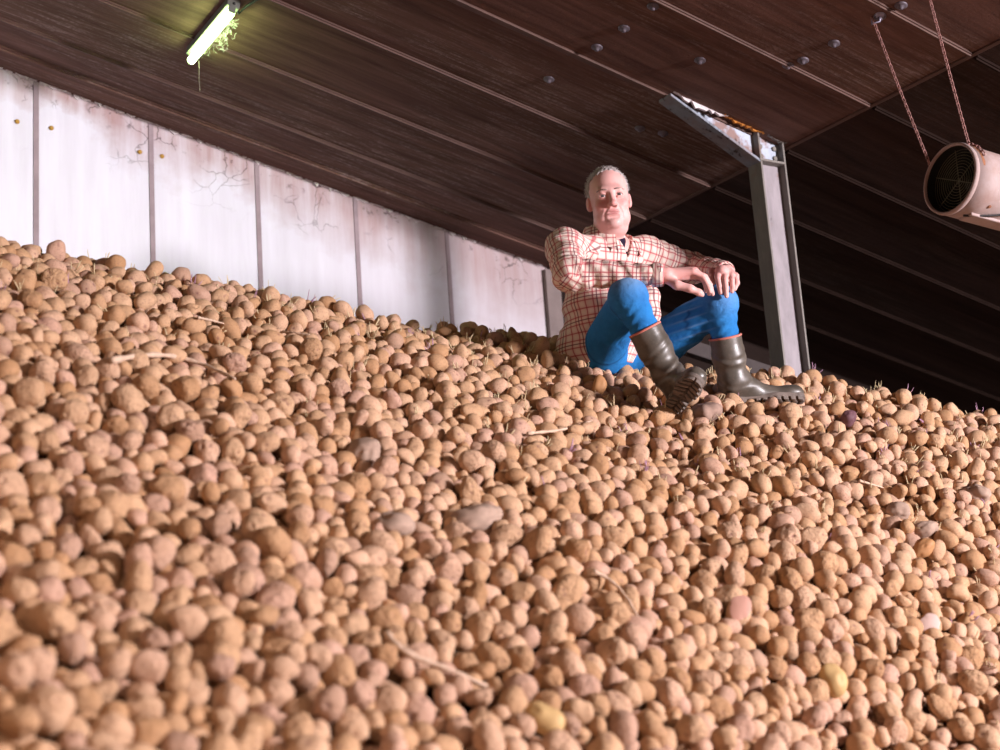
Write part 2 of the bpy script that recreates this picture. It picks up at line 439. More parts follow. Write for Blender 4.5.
# places where the sitting man and the post stand: potatoes are pushed out of them
OBST = [(at(592, 345, 5.92), at(628, 345, 6.05), 0.125), (at(592, 352, 5.92), at(628, 330, 5.5), 0.09), (at(640, 350, 5.5), at(668, 376, 5.50), 0.07), (at(676, 395, 5.46), at(688, 384, 5.20), 0.058), (at(688, 392, 5.2), at(690, 392, 4.95), 0.045),
        (at(628, 350, 6.05), at(690, 330, 5.9), 0.09), (at(730, 340, 5.8), at(732, 376, 5.8), 0.062), (at(734, 382, 5.90), at(802, 384, 5.93), 0.030)]
def settle():
    A = np.linalg.norm(np.cross(HG[1:, :-1] - HG[:-1, :-1], HG[:-1, 1:] - HG[:-1, :-1]), axis=-1)
    pr = (A / A.sum()).ravel(); area_ = A.sum()
    n = int(area_ * 500)
    q = NP.choice(len(pr), n, p=pr); i, j = np.divmod(q, SN - 1)
    a, b = NP.rand(2, n, 1)
    P = HG[i, j] * (1 - a) * (1 - b) + HG[i + 1, j] * a * (1 - b) + HG[i, j + 1] * (1 - a) * b + HG[i + 1, j + 1] * a * b
    R = np.clip(NP.normal(0.0308, 0.0064, n), 0.020, 0.048)
    bump = NP.rand(8, 2) * 9 - 4.5; ph = NP.rand(8) * 6.28
    def lift(P):
        s_ = np.zeros(len(P))
        for k in range(8): s_ += np.cos(P[:, 0] * bump[k, 0] + P[:, 1] * bump[k, 1] + ph[k])
        return 0.010 * s_ / 2
    off0 = NP.uniform(-0.085, 0.012, n)
    base = None
    for it in range(42):
        if it % 6 == 0:
            B = np.empty_like(P); N_ = np.empty_like(P)
            for k in range(n):
                l, nn, _, _ = HEAP.find_nearest(P[k]); B[k] = l; N_[k] = nn if nn[2] > 0 else -nn
            if it % 6 == 0:
                kd = kdtree.KDTree(n)
                for k in range(n): kd.insert(P[k], k)
                kd.balance()
                I = []; J = []
                for k in range(n):
                    for (_, j2, _) in kd.find_range(P[k], R[k] + 0.045):
                        if j2 > k: I.append(k); J.append(j2)
                I = np.array(I); J = np.array(J)
        D = P[J] - P[I]; d = np.linalg.norm(D, axis=1) + 1e-9
        ov = np.maximum(0, (R[I] + R[J]) * 0.95 - d); mv = D / d[:, None] * (ov * 0.42)[:, None]
        np.add.at(P, J, mv); np.add.at(P, I, -mv)
        h = ((P - B) * N_).sum(1); tgt = np.clip(h, -0.09, 0.004 + 2.3 * lift(P) + np.where(np.arange(n) % 6 == 0, 0.034, np.where(np.arange(n) % 6 == 3, -0.020, 0)))
        P += N_ * ((tgt - h) * 0.6)[:, None]
        for (p, q_, r) in OBST:
            ba = q_ - p; t = np.clip(((P - p) @ ba) / ba.dot(ba), 0, 1); c = p + t[:, None] * ba
            dd = P - c; l = np.linalg.norm(dd, axis=1) + 1e-9; pen = np.maximum(0, r + R * 0.92 - l)
            P += dd / l[:, None] * pen[:, None]
    ok = clip_wall(P, -0.05)
    for (p, q_, r) in OBST:
        ba = q_ - p; t = np.clip(((P - p) @ ba) / ba.dot(ba), 0, 1)
        ok &= np.linalg.norm(P - p - t[:, None] * ba, axis=1) > r + R * 0.7
    for gg, ee in ((-.06, -2.12),):
        ok &= ~((np.abs(P @ Gv - GC - gg) < 0.12 + R) & (np.abs(P @ Ev - EC - ee) < 0.065 + R))
    return P[ok], R[ok]
PP, PR = settle()
NPOT = len(PP)
PVAR = NP.randint(0, NV, NPOT)
PROT = np.array([rand_rot(NP) for _ in range(NPOT)])
PTONE = np.clip(NP.rand(NPOT), 0, 1)
# which potatoes show, and how large
def show_count():
    V, Fc = ICO[1]; nv = len(V)
    AV = (PP[:, None, :] + np.einsum('nij,nvj->nvi', PROT, np.array([VAR[(v, 1)][0] for v in PVAR]) * PR[:, None, None])).reshape(-1, 3)
    AF = (Fc[None] + (np.arange(NPOT) * nv)[:, None, None]).reshape(-1, 3)
    bv = BVHTree.FromPolygons(AV.tolist(), AF.tolist())
    cnt = np.zeros(NPOT, int); nf = len(Fc); o = Vector(EYE)
    for y in range(222, 750, 4):
        for x in range(1, 1000, 4):
            l, n_, fi, _ = bv.ray_cast(o, Vector(at(x, y, 1.0) - EYE).normalized())
            if fi is not None: cnt[fi // nf] += 1
    return bv, cnt, nf
PBV, PCNT, PNF = show_count()
def heap_pick(x, y):
    """what lies on the heap along a line of sight: point and potato"""
    l, n_, fi, d_ = PBV.ray_cast(Vector(EYE), Vector(at(x, y, 1.0) - EYE).normalized())
    return (None, None) if fi is None else (np.array(l), fi // PNF)

def potato_mat(name, src):
    t = NT(name, 0.72, 0.22)
    tone = t.attr('tone', src).outputs['Fac']
    eye = t.attr('eye').outputs['Fac']
    oc = t.coord('Object')
    c = t.ramp(tone, [(0.0, (0.405, 0.222, 0.107)), (0.22, (0.493, 0.296, 0.163)), (0.5, (0.537, 0.339, 0.206)), (0.8, (0.550, 0.344, 0.232)), (0.93, (0.493, 0.296, 0.215)), (1.0, (0.405, 0.252, 0.172))])
    k_ = 1.0 if src == 'GEOMETRY' else 0.032
    n1 = t.noise(oc, 28 * k_, 4, 0.6); n2 = t.noise(oc, 170 * k_, 3, 0.6)
    c = t.mix(t.math('MULTIPLY', t.ramp(n1, [(0.42, 0.0), (0.70, 1.0)]), 0.38), c, (0.36, 0.20, 0.11))
    c = t.mix(t.math('MULTIPLY', t.ramp(n2, [(0.53, 0.0), (0.70, 1.0)]), 0.6), c, (0.22, 0.12, 0.075))
    c = t.mix(t.math('MULTIPLY', t.ramp(eye, [(0.35, 0.0), (0.95, 1.0)]), 0.85), c, (0.17, 0.065, 0.06))
    t.base(c)
    t.bump(t.math('MULTIPLY_ADD', n2, 0.4, n1), 0.5, 0.008 if src == 'GEOMETRY' else 0.045)
    return t.m
m_pot = potato_mat('potato_skin', 'OBJECT')
m_pots = potato_mat('heap_potato_skin', 'GEOMETRY')
m_soil = plain('dark_soil', (0.06, 0.035, 0.022), 0.95, 0.05)
m_sprout = plain('pale_sprout', (0.62, 0.50, 0.30), 0.6, 0.3, 0, 0.3)
m_sproutv = plain('violet_sprout', (0.42, 0.24, 0.34), 0.6, 0.3, 0, 0.3)
m_straw = plain('dry_stem', (0.56, 0.40, 0.29), 0.8, 0.2, 0, 0.3, 60)

# ---- potatoes of a look of their own, found by where they lie
SPECIAL = {}; PXY = proj(PP)
for (x, y, name, tone, label) in (
        (65, 563, None, .35, 'large long tan potato lying blurred on the lower left of the heap'),
        (45, 709, None, .55, 'big rounded potato, the largest blurred one in the bottom left corner'),
        (801, 668, None, -1, 'yellow potato among tan ones low on the right part of the heap'),
        (908, 535, None, -2, 'small orange potato half way down the right side of the heap'),
        (535, 688, None, -1, 'yellowish oval potato near the bottom centre of the heap'),
        (597, 372, None, -2, "orange brown potato in the hollow beside the seated man's boot"),
        (862, 420, None, -3, 'dark violet potato near the top of the heap right of the post'),
        (745, 637, 'pink', .5, 'broken potato with a pink cut face low on the right of the heap'),
        (930, 628, 'white', .3, 'tan potato with a white cut patch at the right side of the heap')):
    sc_ = PCNT - 0.35 * np.hypot(PXY[0] - x, PXY[1] - y); sc_[list(SPECIAL)] = -99; i = int(np.argmax(sc_))
    if PCNT[i] > 0: SPECIAL[i] = (name, tone, label, (x, y))

order = np.argsort(-PCNT)
inframe = PCNT > 0
NEAR = [int(i) for i in order[:300 - len(SPECIAL)] if int(i) not in SPECIAL]
own = np.zeros(NPOT, bool); own[NEAR] = True; own[list(SPECIAL)] = True

# base of each individual kind
POTMESH = {}
for i in range(NV):
    V, Fc, eye = potato_variant(i, 4)
    me = bpy.data.meshes.new('potato'); me.from_pydata(V.tolist(), [], Fc.tolist()); me.shade_smooth()
    a = me.attributes.new('eye', 'FLOAT', 'POINT'); a.data.foreach_set('value', eye.astype(np.float32))
    me.materials.append(m_pot); POTMESH[i] = me
def pose(i, r=None):
    m = Matrix.Identity(4); r = PR[i] if r is None else r
    for a in range(3):
        for b in range(3): m[a][b] = PROT[i][a][b] * r
        m[a][3] = PP[i][a]
    return m
def look(i):
    el = [0, 1, 0, 2, 1, 2, 0, 1][PVAR[i] % 8]
    shape = ('round', 'oval', 'long')[el]
    tn = PTONE[i]
    colr = 'golden brown' if tn < .22 else 'tan' if tn < .62 else 'pinkish tan' if tn < .93 else 'brown'
    size = 'large ' if PR[i] > 0.036 else 'small ' if PR[i] < 0.0275 else ''
    x, y, _ = proj(PP[i])
    return size, shape, colr, x
for i in NEAR:
    o = bpy.data.objects.new('potato', POTMESH[PVAR[i]]); COL.objects.link(o); o.matrix_world = pose(i)
    size, shape, colr, x = look(i)
    where = 'bottom left' if x < 330 else 'bottom centre' if x < 660 else 'bottom right'
    lab = f'{size}{shape} {colr} potato among the nearest ones at the {where} of the heap'
    o['tone'] = float(PTONE[i])
    tag(o, lab, 'potato', f'{size}{shape} {colr} potatoes at the {where} of the heap')
m_yel = plain('yellow_potato_skin', (0.52, 0.34, 0.15), 0.6, 0.25, 0, 0.2)
m_ora = plain('orange_potato_skin', (0.40, 0.20, 0.085), 0.6, 0.25, 0, 0.25)
m_vio = plain('violet_potato_skin', (0.13, 0.06, 0.07), 0.6, 0.25, 0, 0.35)
m_pink = plain('pink_cut_flesh', (0.54, 0.29, 0.22), 0.6, 0.3, 0, 0.25, 60)
m_white = plain('white_cut_flesh', (0.66, 0.48, 0.42), 0.6, 0.3, 0, 0.15, 60)
for i, (kind, tone, lab, xy) in SPECIAL.items():
    r = PR[i] * (1.45 if 'large' in lab else 1.0)
    m = pose(i, r)
    if kind is None:
        me = POTMESH[3 if 'long' in lab else PVAR[i]]
        if tone < 0:
            me = me.copy(); me.materials[0] = {-1: m_yel, -2: m_ora, -3: m_vio}[tone]
        o = bpy.data.objects.new('potato', me); COL.objects.link(o); o.matrix_world = m
        o['tone'] = float(max(tone, 0)); tag(o, lab, 'potato')
        continue
    V, Fc, eye = potato_variant(PVAR[i], 4)
    dirn = EYE + np.array([0.8, 0, 1.6]) - PP[i]; dirn /= np.linalg.norm(dirn); dl = PROT[i].T @ dirn
    bm = bmesh.new(); bv = [bm.verts.new(v) for v in V]
    for f_ in Fc: bm.faces.new([bv[k] for k in f_])
    off = 0.42 if kind == 'pink' else 0.6
    bmesh.ops.bisect_plane(bm, geom=bm.verts[:] + bm.edges[:] + bm.faces[:], plane_co=Vector(dl * off), plane_no=Vector(dl), clear_outer=True)
    ed = [e for e in bm.edges if e.is_boundary]
    loop = [v.co.copy() for v in {v for e in ed for v in e.verts}]
    me = bpy.data.meshes.new('potato'); bm.to_mesh(me); bm.free(); me.shade_smooth(); me.materials.append(m_pot)
    o = bpy.data.objects.new('potato', me); COL.objects.link(o); o.matrix_world = m; o['tone'] = float(tone)
    tag(o, lab, 'potato')
    c = sum(loop, Vector()) / len(loop); u = (loop[0] - c).normalized(); v_ = Vector(dl).cross(u)
    loop.sort(key=lambda p: math.atan2((p - c).dot(v_), (p - c).dot(u)))
    nl = len(loop); vs = [tuple(p) for p in loop] + [tuple(c + (p - c) * .93 + Vector(dl) * .035) for p in loop] + [tuple(c + Vector(dl) * .05)]
    fs = [(k, (k + 1) % nl, nl + (k + 1) % nl, nl + k) for k in range(nl)] + [(nl + k, nl + (k + 1) % nl, 2 * nl) for k in range(nl)]
    me = bpy.data.meshes.new('cut_face'); me.from_pydata(vs, [], fs); me.shade_smooth(); me.materials.append(m_pink if kind == 'pink' else m_white)
    cf = bpy.data.objects.new('cut_face', me); COL.objects.link(cf); cf.parent = o
    tag(cf, 'pink broken face' if kind == 'pink' else 'white cut patch')

# ---- lumps of earth and stones lying among the potatoes
m_clod = plain('dry_earth', (0.30, 0.20, 0.155), 0.95, 0.1, 0, 0.35, 45)
m_stone = plain('grey_stone', (0.36, 0.25, 0.19), 0.9, 0.15, 0, 0.35, 45)
CLODS = ((704, 417, .062, 1.55, 'brown clod of dry earth lying just below the boots'), (898, 514, .045, 1.1, 'grey stone half way down the right side of the heap'),
         (977, 497, .05, 1.3, 'flat grey stone at the right edge of the heap'), (392, 528, .045, 1.15, 'greyish stone in the middle of the heap, left of centre'),
         (364, 457, .05, 1.2, 'rough grey clod on the left part of the heap below the crest'), (926, 533, .042, 1.0, 'dark stony lump beside the small orange potato'),
         (478, 524, .05, 1.5, 'lumpy grey clod at the centre of the heap'))
for n_, (x, y, r, el, lab) in enumerate(CLODS):
    p, i = heap_pick(x, y)
    if p is None: continue
    V, Fc = ICO[4]; rs = np.random.RandomState(40 + n_)
    rr = np.ones(len(V))
    for f_ in (1.5, 3, 6, 11, 20):
        for _ in range(4):
            k = rs.normal(size=3); k /= np.linalg.norm(k); rr += 0.22 / f_ * np.abs(np.cos(V @ k * f_ + rs.rand() * 6.28)) * 1.3 - .03
    P = V * rr[:, None] * np.array([el, 1, .75]) * r * 0.8
    me = bpy.data.meshes.new('clod'); me.from_pydata(P.tolist(), [], Fc.tolist()); me.shade_smooth(); me.materials.append(m_clod if 'clod' in lab and 'grey' not in lab else m_stone)
    o = bpy.data.objects.new('stone' if 'ston' in lab else 'earth_clod', me); COL.objects.link(o)
    o.location = p + np.array([0, 0.01, 0.012]); o.rotation_euler = (rs.uniform(-.3, .3), rs.uniform(-.3, .3), rs.uniform(0, 3))
    tag(o, lab, 'stone' if 'ston' in lab else 'earth clod')

# ---- dry stems lying across the heap
def stem(pix, rad, lab, mat=m_straw):
    pts = []
    for (x, y) in pix:
        p, _ = heap_pick(x, y)
        if p is not None: pts.append(p + (EYE - p) / np.linalg.norm(EYE - p) * 0.020 + Zv * 0.016)
    pts = np.array(pts)
    for _ in range(3): pts[1:-1] = (pts[:-2] + pts[1:-1] * 2 + pts[2:]) / 4
    n = 24; s_ = np.linspace(0, len(pts) - 1, n); pts = np.stack([np.interp(s_, range(len(pts)), pts[:, k]) for k in range(3)], 1)
    m = MB(); m.tube(pts, [rad * (1 - .55 * k / n) * (1 + .25 * math.sin(k * 1.9)) for k in range(n)], 8)
    o = m.build('dry_stem', mat, None, True); tag(o, lab, 'stem'); return o
stem([(112, 366), (130, 360), (150, 358), (168, 358), (185, 361), (205, 369), (225, 379), (235, 384)], .010, 'pale dry stem arching across potatoes on the upper left of the heap')
stem([(386, 640), (394, 655), (403, 663), (420, 666), (440, 671), (458, 680), (475, 688), (497, 698)], .008, 'pale bent dry stem near the bottom centre of the heap')
stem([(594, 577), (606, 578), (618, 588), (630, 603), (640, 622), (648, 645)], .006, 'thin curved dry stem right of the heap centre')
stem([(528, 318 + 120), (560, 440), (584, 432), (592, 425)], .006, 'short forked pale stem on the heap left of the boots')
stem([(198, 322), (212, 323), (224, 328)], .005, 'thin straw below the crest on the left of the heap')
stem([(283, 336), (296, 337), (310, 339)], .005, 'thin straw near the crest below the middle of the white wall')
stem([(860, 485), (872, 488), (884, 492)], .005, 'small straw on the upper right of the heap')

# ---- everything else in the heap: one object
def merge_heap():
    vs = [hv - np.array([0, 0, 0.075])]; keep = clip_wall(hv, 0.0)
    fq = [q for q in hq if keep[q].all()]
    tri = [np.array([[q[0], q[1], q[2]] for q in fq] + [[q[0], q[2], q[3]] for q in fq])]
    tone = [np.zeros(len(hv))]; eye = [np.zeros(len(hv))]; mi = [np.zeros(len(tri[0]), int)]
    n = len(hv)
    for i in np.where(~own)[0]:
        V, Fc, ey = VAR[(PVAR[i], 3 if PCNT[i] > 2 else 2)]
        vs.append(PP[i] + (V * PR[i]) @ PROT[i].T); tri.append(Fc + n); n += len(V)
        tone.append(np.full(len(V), PTONE[i])); eye.append(ey); mi.append(np.ones(len(Fc), int))
    # sprouts, thickest along the crest
    m = [MB(), MB()]; rs = np.random.RandomState(5)
    for i in np.where(~own)[0]:
        _, y, dep = proj(PP[i])
        pr_ = 0.34 * max(0, (dep - 3.6) / 2.4) ** 1.5
        if rs.rand() > pr_: continue
        N_ = np.array(HEAP.find_nearest(PP[i])[1]); N_ = N_ if N_[2] > 0 else -N_
        k = rs.rand() < .16
        d0 = N_ * .6 + rs.normal(size=3) * .5 + np.array([0, -.25, .35]); d0 /= np.linalg.norm(d0)
        for _ in range(rs.randint(1, 6)):
            d = d0 + rs.normal(size=3) * .28; d /= np.linalg.norm(d)
            L = rs.uniform(.012, .034); p0 = PP[i] + d * PR[i] * .9
            b = rs.normal(size=3) * .35 + Zv * .4
            pts = [p0 + d * L * s_ + b * L * s_ * s_ * .6 for s_ in (0, .35, .7, 1)]
            r = rs.uniform(.0009, .0023)
            m[int(k)].tube(pts, [r * 1.1, r, r, r * .55], 5)
    for k in (0, 1):
        V = np.array(m[k].v); fs = []
        for f_ in m[k].f:
            for q in range(1, len(f_) - 1): fs.append((f_[0], f_[q], f_[q + 1]))
        vs.append(V); tri.append(np.array(fs) + n); n += len(V); tone.append(np.zeros(len(V))); eye.append(np.zeros(len(V))); mi.append(np.full(len(fs), 2 + k))
    V = np.concatenate(vs).astype(np.float32); T = np.concatenate(tri).astype(np.int32)
    me = bpy.data.meshes.new('potato_heap')
    me.vertices.add(len(V)); me.vertices.foreach_set('co', V.ravel())
    me.loops.add(len(T) * 3); me.loops.foreach_set('vertex_index', T.ravel())
    me.polygons.add(len(T)); me.polygons.foreach_set('loop_start', np.arange(len(T), dtype=np.int32) * 3)
    me.polygons.foreach_set('material_index', np.concatenate(mi).astype(np.int32))
    me.update(calc_edges=True); me.shade_smooth()
    for nm, dat in (('tone', tone), ('eye', eye)):
        a = me.attributes.new(nm, 'FLOAT', 'POINT'); a.data.foreach_set('value', np.concatenate(dat).astype(np.float32))
    o = link('potato_heap', me, [m_soil, m_pots, m_sprout, m_sproutv])
    tag(o, 'great heap of sprouting tan potatoes piled up against the white wall', 'potatoes', None, 'stuff')
merge_heap()

# ------------------------------------------------------------------ steel post with haunched rafter
def steel_mat(name, col, rust):
    t = NT(name, 0.6, 0.35)
    bc = building_coord(t)
    n = t.noise(bc, 7, 6, 0.65); n2 = t.noise(t.mapping(bc, (1, 1, .35)), 22, 5, 0.65)
    c = t.mix(t.ramp(n2, [(0.35, 0.0), (0.75, 1.0)]), col, tuple(q * .68 for q in col))
    z = t.sep(bc)[2]
    top = t.maprange(z, HC - 0.55, HC - 0.02, -0.14, 0.10)
    c = t.mix(t.ramp(t.math('ADD', n, top), [(0.56, 0.0), (0.66, rust)]), c, (0.20, 0.085, 0.045))
    c = t.mix(t.ramp(t.math('ADD', n2, top), [(0.66, 0.0), (0.74, 0.9)]), c, (0.03, 0.022, 0.02))
    t.base(c); t.bump(n2, 0.25, 0.004)
    return t.m
m_steel = steel_mat('weathered_grey_steel', (0.29, 0.255, 0.27), 0.75)
m_steel2 = steel_mat('shaded_grey_steel', (0.20, 0.18, 0.16), 0.35)  # darker post steel, shade of the flange side put into the colour
m_blue = steel_mat('bluish_grey_steel', (0.42, 0.47, 0.56), 0.8)
m_haun = steel_mat('slate_blue_steel', (0.22, 0.25, 0.30), 0.3)
E0 = -2.12
post = empty('steel_post', bp(-0.07, E0, 0))
tag(post, 'weathered grey steel I-section post standing in the heap behind the seated man', 'post')
HP = HC - 0.105                                    # top of the shaft
PD0, PD1, PW = -0.212, -0.044, 0.046               # depth of the section along the slope, half width of the flanges
def pbox(name, lo, hi, mat, par=post, bev=0.003):
    m = MB(); m.box(BO, BF, lo, hi); return m.build(name, mat, par, bevel=bev)
pbox('web', (PD0 + .008, E0 - .006, 0), (PD1 - .008, E0 + .006, HP), m_steel)
pbox('flange', (PD0, E0 - PW, 0), (PD0 + .012, E0 + PW, HP), m_steel2)
pbox('flange', (PD1 - .012, E0 - PW, 0), (PD1, E0 + PW, HC + SL * PD1), m_steel2)
pbox('cap_plate', (PD0 - .006, E0 - PW - .004, HP), (PD1 - .012, E0 + PW + .004, HP + .012), m_steel2)
pbox('stiffener', (PD0, E0 - PW, HP + .012), (PD0 + .012, E0 + PW, HC + SL * PD0), m_steel2)
m = MB(); w0 = [(PD0 + .01, HP + .012), (PD1 - .012, HP + .012), (PD1 - .012, HC + SL * PD1), (PD0 + .01, HC + SL * PD0)]
m.add([bp(g, E0 + s * .006, h) for s in (-1, 1) for g, h in w0], [(0, 1, 2, 3), (7, 6, 5, 4), (0, 4, 5, 1), (1, 5, 6, 2), (2, 6, 7, 3), (3, 7, 4, 0)])
m.build('head_web', m_blue, post)
for (g, h) in ((-.17, .04), (-.08, .04), (-.17, .09), (-.08, .09)):
    m = MB(); m.lathe(bp(g, E0 - .006, HP + h), -Ev, [(0, .013), (.009, .013), (.011, .009), (.011, .0001)], 6); m.build('bolt', m_steel2, post)
# the rafter with its haunch: web wedge, sloping bottom flange, thin top flange under the boards
raft = empty('steel_rafter', bp(-0.4, E0, HC))
tag(raft, 'steel rafter under the brown roof, its bluish haunch running down to the post', 'rafter')
HA = -0.735                                       # where the haunch begins
dep = 0.035
def rp(g, drop, e): return bp(g, E0 + e, HC + SL * g - drop)
m = MB(); prof = [(HA, 0.0), (HA, 0.012), (PD0, HC + SL * PD0 - HP - .005), (PD0, 0.0)]
m.add([rp(g, d, s * .006) for s in (-1, 1) for g, d in prof], [(0, 1, 2, 3), (7, 6, 5, 4), (0, 4, 5, 1), (1, 5, 6, 2), (2, 6, 7, 3), (3, 7, 4, 0)])
m.build('haunch_web', m_blue, raft)
m = MB(); d1 = HC + SL * PD0 - HP - .005
m.add([rp(g, d + k, s * PW) for s in (-1, 1) for (g, d, k) in ((HA, .010, 0), (PD0, d1, -.004), (PD0, d1, .012), (HA, .010, .014))], [(0, 1, 2, 3), (7, 6, 5, 4), (0, 4, 5, 1), (1, 5, 6, 2), (2, 6, 7, 3), (3, 7, 4, 0)])
m.build('haunch_flange', m_haun, raft, bevel=.003)
m = MB(); m.box(RO, RF, (-9, E0 - .016, -.014), (-.19, E0 + .016, -.0005)); m.build('rafter_flange', m_strip, raft, bevel=.003)
# torn foam and lining hanging along the top of the haunch
m_orange = plain('rusty_orange_foam', (0.55, 0.22, 0.05), 0.9, 0.1, 0, 0.35, 40)
rnd = random.Random(9)
for (g0, g1, mat, mx, nm) in ((-.72, -.40, m_foam, .050, 'torn_lining'), (-.42, -.17, m_orange, .026, 'rusty_edge'), (-.15, -.03, m_steel2, .022, 'torn_edge')):
    n = 16; m = MB(); a = []; b = []
    for k in range(n + 1):
        g = g0 + (g1 - g0) * k / n; dr = mx * (0.2 + 0.8 * abs(math.sin(k * 1.3 + g0 * 9))) * rnd.uniform(.55, 1) * math.sin(math.pi * (k + .4) / (n + .8))
        a.append((g, -.002, -.045)); b.append((g, dr, -.050 - .016 * rnd.random()))
    vs = [rp(*p) for p in a + b] + [rp(p[0], p[1], p[2] + .012) for p in a + b]; N2 = 2 * (n + 1)
    for k in range(n):
        q = (k, k + 1, n + 2 + k, n + 1 + k)
        m.f += [q, tuple(i + N2 for i in q[::-1]), (n + 1 + k, n + 2 + k, n + 2 + k + N2, n + 1 + k + N2)]
    m.v = [tuple(p) for p in vs]
    m.build(nm, mat, raft)
# low ledge far behind the man and the post
m = MB(); m.box(at(722, 358, 7.3), np.array([(at(765, 371, 7.3) - at(690, 346, 7.3)) / np.linalg.norm(at(765, 371, 7.3) - at(690, 346, 7.3)), Ev, Zv]), (-.34, -.03, -.045), (.42, .03, .035))
o = m.build('plank', plain('dim_grey_plank', (0.085, 0.07, 0.068), 0.9, 0.1), bevel=.004); tag(o, 'dim grey plank lying low behind the man and the post', 'plank')

# ------------------------------------------------------------------ fluorescent batten under the roof
def roof_ge(x, y, off):
    d = at(x, y, 1.0) - EYE; n = Nv; P = EYE + d * (((RO - EYE).dot(n) - off) / d.dot(n)); return np.array([P @ Gv - GC, P @ Ev - EC])
L0, L1 = roof_ge(233.5, 15, .072), roof_ge(195, 61, .072)      # g, e of its two ends
lamp = empty('fluorescent_lamp', bp(-2.55, -1.05, HC + SL * -2.55))
tag(lamp, 'glowing greenish white fluorescent lamp fixed under the brown roof above the wall', 'lamp')
def lpt(t, off, side=0.0):
    g, e = L0 + (L1 - L0) * t
    return RO + Dv * ((g - .072 * 0) / Dv.dot(Gv) + side) + Ev * e - Nv * off + Dv * (off - .072) * 0
m_body = plain('lamp_body', (0.10, 0.10, 0.085), 0.5, 0.3)
m = MB(); LH = (L1 - L0)[1] / 2 + .02; m.box(lpt(0.5, 0), RF, (-.030, -LH, -.045), (.030, LH, -.0005)); m.build('lamp_body', m_body, lamp, bevel=.004)
tm = NT('tube_glow'); tm.base((.9, 1, .8)); tm.b.inputs['Emission Color'].default_value = (0.62, 1.0, 0.36, 1); tm.b.inputs['Emission Strength'].default_value = 42.0
m = MB(); m.tube([lpt(-.015 + 1.03 * k / 8, .072) for k in range(9)], 0.0185, 14); m.build('tube', tm.m, lamp, True)
for t in (-.03, 1.03):
    m = MB(); m.box(lpt(t, .0), RF, (-.016, -.006, -.075), (.016, .006, -.02)); m.build('lamp_holder', m_body, lamp, bevel=.003)
m_cord = plain('pale_cord', (0.22, 0.17, 0.16), 0.8)
m_cable = plain('black_cable', (0.02, 0.018, 0.018), 0.6)
p = lpt(.97, .07, .03); m = MB(); m.tube([p + Zv * -k * .02 + np.array([.0008 * math.sin(k), 0, 0]) for k in range(9)], .0010, 6)
m.build('pull_cord', m_cord, lamp)
pts = [lpt(-.05, .03)] + [roof_hit(x, y) - Nv * z_ for x, y, z_ in ((240, 8, .03), (246, 3, .02), (254, -1, .015), (268, -10, .012), (300, -40, .012))]
m = MB(); m.tube(pts, .006, 8); m.build('cable', m_cable, lamp, True)
# cobwebs beside the tube
U0 = lambda v: v / np.linalg.norm(v)
m_web = plain('cobweb_thread', (0.62, 0.62, 0.55), 0.9, 0.1)
m = MB(); rs = np.random.RandomState(3)
for k in range(60):
    t = rs.uniform(.2, .8); q = lpt(t, rs.uniform(.02, .07), .024 + abs(rs.normal()) * .035 * math.sin(math.pi * t)); d = U0(rs.normal(size=3)); pts = [q]
    for _ in range(9):
        d = U0(d + rs.normal(size=3) * .8); q = q + d * .008; hq_ = (q - RO) @ Nv
        if hq_ > -.004: q = q - Nv * (hq_ + .006)
        pts.append(q)
    m.tube(pts, rs.uniform(.0003, .0006), 4)
m.build('cobweb', m_web, lamp)

# ------------------------------------------------------------------ duct fan hung on two chains
FD = 5.35
fc = at(949.5, 178.5, FD)                          # centre of the open mouth
fb = at(1075, 214, FD + 0.28)                      # far down the barrel
fx = (fb - fc) / np.linalg.norm(fb - fc)
FR = 0.140
fan = empty('duct_fan', fc)
tag(fan, 'white tubular duct fan with a dark wire guard hanging from chains at right', 'fan')
def duct_mat():
    t = NT('stained_white_duct', 0.75, 0.2)
    oc = t.coord('Object'); n = t.noise(oc, 9, 5, 0.65); n2 = t.noise(oc, 40, 4)
    c = t.mix(t.ramp(n, [(0.4, 0), (0.75, .75)]), (0.36, 0.28, 0.265), (0.24, 0.14, 0.11))
    c = t.mix(t.ramp(n2, [(0.62, 0), (0.75, .5)]), c, (0.30, 0.16, 0.12))
    t.base(c); t.bump(n2, .15, .004); return t.m
m_duct = duct_mat(); m_black = plain('black_inside', (0.012, 0.012, 0.010), 0.7); m_wire = plain('dull_wire', (0.16, 0.15, 0.10), 0.5, 0.4, 0.4)
m_rustc = plain('rust_stain', (0.24, 0.10, 0.05), 0.9)
m = MB(); m.lathe(fc, fx, [(.010, FR * .965), (.010, FR), (.10, FR * 1.0), (.30, FR * .99), (.62, FR * 1.0), (.62, FR * .96)], 64); m.build('barrel', m_duct, fan, True)
m = MB(); m.lathe(fc, fx, [(.008, FR * .93), (-.001, FR * .94), (-.003, FR * .97), (.0, FR * 1.01), (.010, FR * 1.02), (.016, FR * 1.01), (.016, FR * .985)], 64); m.build('mouth_rim', m_duct, fan, True)
m = MB(); m.lathe(fc, fx, [(.004, FR * .945), (.32, FR * .945), (.62, FR * .945)], 64); m.build('lining', m_black, fan, True)
m = MB()
for k in range(1, 12): m.ring(fc + fx * .045, fx, FR * .93 * k / 11.5, .0011, 44, 5)
uu = np.cross(fx, Zv); uu /= np.linalg.norm(uu); vv = np.cross(fx, uu)
for k in range(3):
    A = .45 + k * math.pi / 3; d = uu * math.cos(A) + vv * math.sin(A)
    m.tube([fc + fx * .047 - d * FR * .94, fc + fx * .047 + d * FR * .94], .0018, 6)
m.build('wire_guard', m_wire, fan, True)
m = MB(); m.lathe(fc, fx, [(.10, .0001), (.10, .022), (.115, .030), (.22, .032), (.22, .0001)], 28); m.build('hub', m_black, fan, True)
